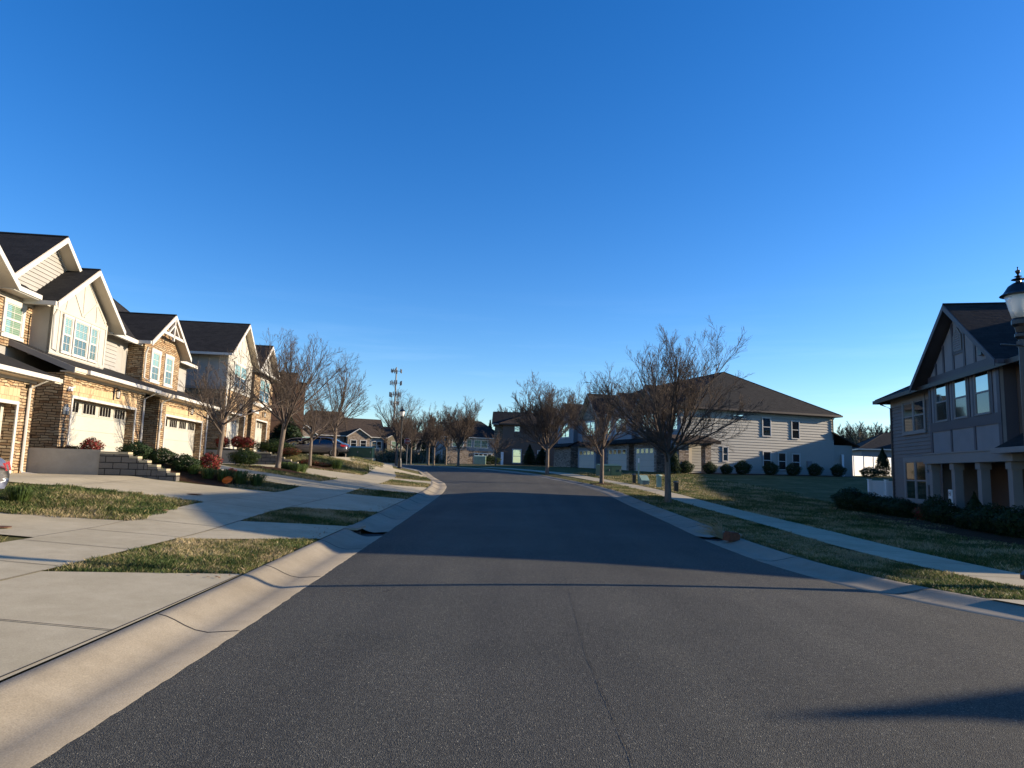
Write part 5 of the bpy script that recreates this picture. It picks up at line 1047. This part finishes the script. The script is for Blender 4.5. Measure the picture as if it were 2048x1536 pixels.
# cell tower
def tower():
    D=300.; x=(790-1024)/F*D; t=E('cell_tower',(x,D,2),0,'tall grey phone mast with four tiers of antenna panels above the trees','phone mast'); b=MB(); b.tube([(0,0,0),(0,0,43)],[.6,.28],10); b.build('pole',m_grey,t,uv=False)
    for i,(z,h,w_) in enumerate(((41.3,1.6,2.1),(36.0,1.9,2.3),(30.8,2.1,2.2),(27.0,1.6,1.6))):
        b=MB(); 
        for k in range(3):
            a=k*2*math.pi/3+.4*i; p=(w_*math.cos(a),w_*math.sin(a)); b.beam((0,0,z),(p[0],p[1],z),.2); q=(-math.sin(a),math.cos(a)); b.beam((p[0]-q[0]*1.3,p[1]-q[1]*1.3,z),(p[0]+q[0]*1.3,p[1]+q[1]*1.3,z),.18)
        o=b.build('antenna_mount',m_grey,t,uv=False)
        for k in range(3):
            a=k*2*math.pi/3+.4*i; p=(w_*math.cos(a),w_*math.sin(a)); q=(-math.sin(a),math.cos(a))
            for j in(-1,0,1): b=MB(); cx,cy=p[0]+q[0]*j*1.1,p[1]+q[1]*j*1.1; b.box(cx-.2,cx+.2,cy-.15,cy+.15,z-h*.5,z+h*.5); b.build('antenna_panel',m_grey,o,uv=False)
tower()
# stop sign
t=E('stop_sign',P((819-1024)/F*88,88),0,'red octagonal stop sign on a post before the distant olive and navy house','road sign'); b=MB(); b.tube([(0,0,0),(0,0,2.9)],.04,6); b.build('post',m_grey,t,uv=False)
b=MB(); zc=3.1; oc=lambda r:[(r*math.cos(R_(22.5+45*k)),-.05,zc+r*math.sin(R_(22.5+45*k))) for k in range(8)]; b.slab(oc(.42),0,d=(0,.03,0)); o=b.build('sign_panel',m_white,t); b=MB(); b.slab([(p[0],-.055,p[2]) for p in oc(.39)],0,d=(0,.004,0)); b.build('sign_face',m_sign,o); text(o,'STOP',.27,(0,-.062,zc),(R_(90),0,0),m_white,'lettering')
# utility cabinets
def cabinet(loc,w_,d,h,mat,lab,two=False,rz=0):
    t=E('utility_cabinet',loc,rz,lab,'utility box','utility cabinets'); b=MB(); b.box(-w_/2-.06,w_/2+.06,-d/2-.06,d/2+.06,-.1,.08); b.build('concrete_pad',m_conc,t)
    b=MB(); b.box(-w_/2,w_/2,-d/2,d/2,.08,h-.12); b.slab([(-w_/2-.02,-d/2-.03,h-.12),(w_/2+.02,-d/2-.03,h-.12),(w_/2+.02,d/2+.02,h),(-w_/2-.02,d/2+.02,h)],.05); b.build('cabinet_body',mat,t)
    for s in((-1,1) if two else (0,)): b=MB(); ww=w_/2-.06 if two else w_-.1; cx=s*w_/4; b.box(cx-ww/2,cx+ww/2,-d/2-.02,-d/2,.14,h-.2); o=b.build('cabinet_door',mat,t); b=MB(); b.box(cx+ww/2-.12,cx+ww/2-.06,-d/2-.05,-d/2-.02,h*.45,h*.6); b.build('latch',m_grey,o)
    return t
cabinet(P(-11.2,51.5),1.9,1.0,.95,m_box,'dark green double utility cabinet beside the dark grey sedan',True)
cabinet(P(7.55,52.5,-.05),1.7,1.0,.95,m_box,'dark green double utility cabinet behind the second tree on the right verge',True,.2)
cabinet(P(-3.9,90),1.5,1.2,1.2,m_boxl,'pale green utility cabinet on the grass at the end of the road')
# small pedestals on the right lawn
t=E('air_vent_cabinet',P(8.55,43.6),.1,'low pale green louvred utility housing beside the slim marker post','utility box','utility cabinets'); b=MB(); b.slab([(-.26,-.28,.28),(.26,-.28,.28),(.26,.28,.6),(-.26,.28,.6)],.04); b.box(-.25,.25,-.26,.26,-.05,.28); b.box(-.25,.25,0,.26,.28,.42)
b.build('housing',m_boxl,t)
for k in range(5): b=MB(); b.box(-.2,.2,-.275,-.262,.02+k*.05,.045+k*.05); b.build('louvre',m_grey,t)
t=E('marker_post',P(8.35,44.5),0,'slim pale green upright marker post on the right lawn','marker post'); b=MB(); b.box(-.05,.05,-.02,.02,0,1.75); b.build('post',m_boxl,t); b=MB(); b.box(-.045,.045,-.03,-.021,1.35,1.65); b.build('label_plate',m_white,t)
def pedestal(loc,h,w_,mat,lab):
    t=E('utility_pedestal',loc,0,lab,'utility pedestal','utility pedestals on the right lawn'); b=MB(); b.box(-w_/2,w_/2,-w_/2,w_/2,0,h-.05); b.build('post',mat,t); b=MB(); b.lathe([(w_*.78,h-.05),(w_*.76,h),(w_*.3,h+.04)],n=8); b.build('cap',mat,t)
pedestal(P(8.9,41.0),.75,.26,m_boxl,'pale green utility pedestal right of the louvred housing'); pedestal(P(9.1,37.6),.55,.22,m_black,'black utility pedestal just right of the largest tree trunk'); pedestal(P(8.0,44.2),.6,.2,m_black,'black pedestal at the foot of the slim marker post')
# fences
def fence(name,pts,h,lab,gap=2.2,mat=m_vinyl,grp='white vinyl fences'):
    t=E(name,(pts[0][0],pts[0][1],0),0,lab,'fence',grp); o0=pts[0]
    for p,q in zip(pts,pts[1:]):
        L=math.hypot(q[0]-p[0],q[1]-p[1]); n=max(1,round(L/gap)); d=Vector((q[0]-p[0],q[1]-p[1],0)).normalized()
        for k in range(n):
            a=Vector((p[0]+(q[0]-p[0])*k/n-o0[0],p[1]+(q[1]-p[1])*k/n-o0[1],0)); c=a+d*(L/n); za=Hs(a.x+o0[0],a.y+o0[1]); zc=Hs(c.x+o0[0],c.y+o0[1])
            b=MB(); b.box(a.x-.065,a.x+.065,a.y-.065,a.y+.065,za-.1,za+h+.06); b.slab([(a.x-.09,a.y-.09,za+h+.08),(a.x+.09,a.y-.09,za+h+.08),(a.x+.09,a.y+.09,za+h+.08),(a.x-.09,a.y+.09,za+h+.08)],.03); b.build('post',mat,t)
            b=MB(); b.beam((a.x,a.y,za+h/2+.04),(c.x,c.y,zc+h/2+.04),.03,h-.12); b.beam((a.x,a.y,za+h-.03),(c.x,c.y,zc+h-.03),.05,.1); b.beam((a.x,a.y,za+.1),(c.x,c.y,zc+.1),.05,.12)
            m_=int(L/n/.18)
            for j in range(1,m_): e_=a+(c-a)*j/m_; ze=za+(zc-za)*j/m_; b.box(e_.x-.006,e_.x+.006,e_.y-.022,e_.y+.022,ze+.15,ze+h-.08)
            b.build('panel',mat,t)
fence('privacy_fence',[EW(16.7,.2),EW(20.5,-2.4),(40,72)],1.9,'long white privacy fence running back from the white-sided end wall')
fence('privacy_fence',[(18.15,34.7),(18.95,34.6),(24,34.4)],1.25,'short white fence panel between the hedge and the dark taupe house',1.4)
# home sign
t=E('porch_sign',DH(9.15,1.15,.05),t_dark.rotation_euler.z,'white upright board spelling HOME down its front, with a wreath for the letter O','sign'); b=MB(); b.box(-.02,.02,-.13,.13,0,1.22); b.build('board',m_white,t)
for k,ch in enumerate('H.ME'):
    if ch!='.': text(t,ch,.24,(.026,0,1.07-.27*k),(R_(90),0,R_(90)),m_black,'lettering')
b=MB(); b.tube([(.03,.08*math.cos(a),.80+.08*math.sin(a)) for a in np.linspace(0,2*math.pi,17)],.03,6); b.build('wreath',m_ever,t,uv=False)
# orange disc, brick and dry grass at the right drain, small covers
t=E('marking_flag',P(-9.05,22.15),.3,'bright orange marker lying tilted on the mulch beside the smallest trunk','marker'); b=MB(); b.tube([(0,0,.02),(.0,-.02,.05)],[.02,.02],6); b.slab([(.16*math.cos(a),.02+.03*math.sin(2*a),.16+.11*math.sin(a)+.25*.16*math.cos(a)) for a in np.linspace(0,2*math.pi,16,endpoint=False)],0,d=(0,.02,0)); b.build('disc',m_orange,t,uv=False)
def brick_(x,y,z,rz,lab):
    b=MB(); b.box(-.16,.16,-.1,.1,0,.17); b.box(-.14,.12,-.09,.08,.171,.2); o=b.build('loose_brick',m_rbrick); o.location=(x,y,z); o.rotation_euler=(.05,.08,rz); tag(o,lab,'brick')
brick_(float(xr(15.7))+.5,15.55,float(zr(15.6))+.03,.5,'loose red-brown brick standing in the shaded right gutter')
rng=random.Random(9); b=MB()
for k in range(60): a=rng.uniform(1.2,3.4); L=rng.uniform(.3,.75); z=rng.uniform(.1,.45); b.tube([(0,0,0),(L*.5*math.cos(a),L*.5*math.sin(a),z*.8),(L*math.cos(a),L*math.sin(a),z)],[.008,.006,.003],3,cap=False)
o=b.build('dead_grass_tuft',BL[2],uv=False); o.location=(float(xr(16.2))+.45,16.0,float(zr(16))+.02); tag(o,'dry dead plant sprouting from the right storm drain','dead plant')
for x,y,lab in((-8.0,10.95,'rusty round cover in the nearest left driveway'),(-7.2,14.3,'small dark cover in the left sidewalk beside the triangular lawn'),(-8.0,17.6,'small iron cover in the driveway behind the triangular lawn')):
    b=MB(); n=14; b.lathe([(.0,.006),(.13,.012),(.135,.0)],n=n); b.v=[(v[0],v[1]*1.0,v[2]) for v in b.v]; o=b.build('utility_cover',m_rust,uv=False); o.location=P(x,y,.035); o.scale=(1.4,1,1); tag(o,lab,'utility cover','small covers in the concrete')
# fallen leaves scattered near kerbs
rng=np.random.default_rng(5); b=MB()
for k in range(420):
    if k<260: y=rng.uniform(8.5,24); x=float(xl(y))-CW-abs(rng.normal(0,.25))-.02
    else: y=rng.uniform(9,18); x=float(xr(y))+CW+abs(rng.normal(0,.3))
    z=Hs(x,y)+.035; a=rng.uniform(0,6.28); s=rng.uniform(.012,.028); b.poly([(x+s*math.cos(a+q)*(1 if i%2 else .6),y+s*math.sin(a+q)*(1 if i%2 else .6),z+rng.uniform(-.004,.015)) for i,q in enumerate((0,1.57,3.14,4.71))])
struct(b.build('fallen_leaves',bladem('dead leaf',(.30,.17,.08)),uv=False),'stuff')
# unseen house added south of the gap, gable shaped to cast the foreground road shadow
def nearhouse():
    t=E('townhouse',(23.3,9.6,.3),math.pi,'unseen gabled house added off to the right to cast a shadow on the near road','townhouse','shaded townhouses on the right side')
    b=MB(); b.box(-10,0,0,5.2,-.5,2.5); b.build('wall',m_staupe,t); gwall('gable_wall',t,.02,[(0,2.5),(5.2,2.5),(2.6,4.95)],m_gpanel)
    roof_x('roof',t,.4,-10.4,-.3,5.5,2.4,5.1,soff=m_dtrim,trim=m_dtrim)
    b=MB(); b.tube([(-.6,2.6,4.9),(-.6,2.6,5.45)],.07,8); b.build('vent_pipe',m_grey,t)
    window(t,0,.4,2.2,.7,2.2,mx=0,mz=0,mull=(1.3,),pane=m_gsky); window(t,0,3,4.8,.7,2.2,mx=0,mz=0,mull=(3.9,),pane=m_gsky)
nearhouse()
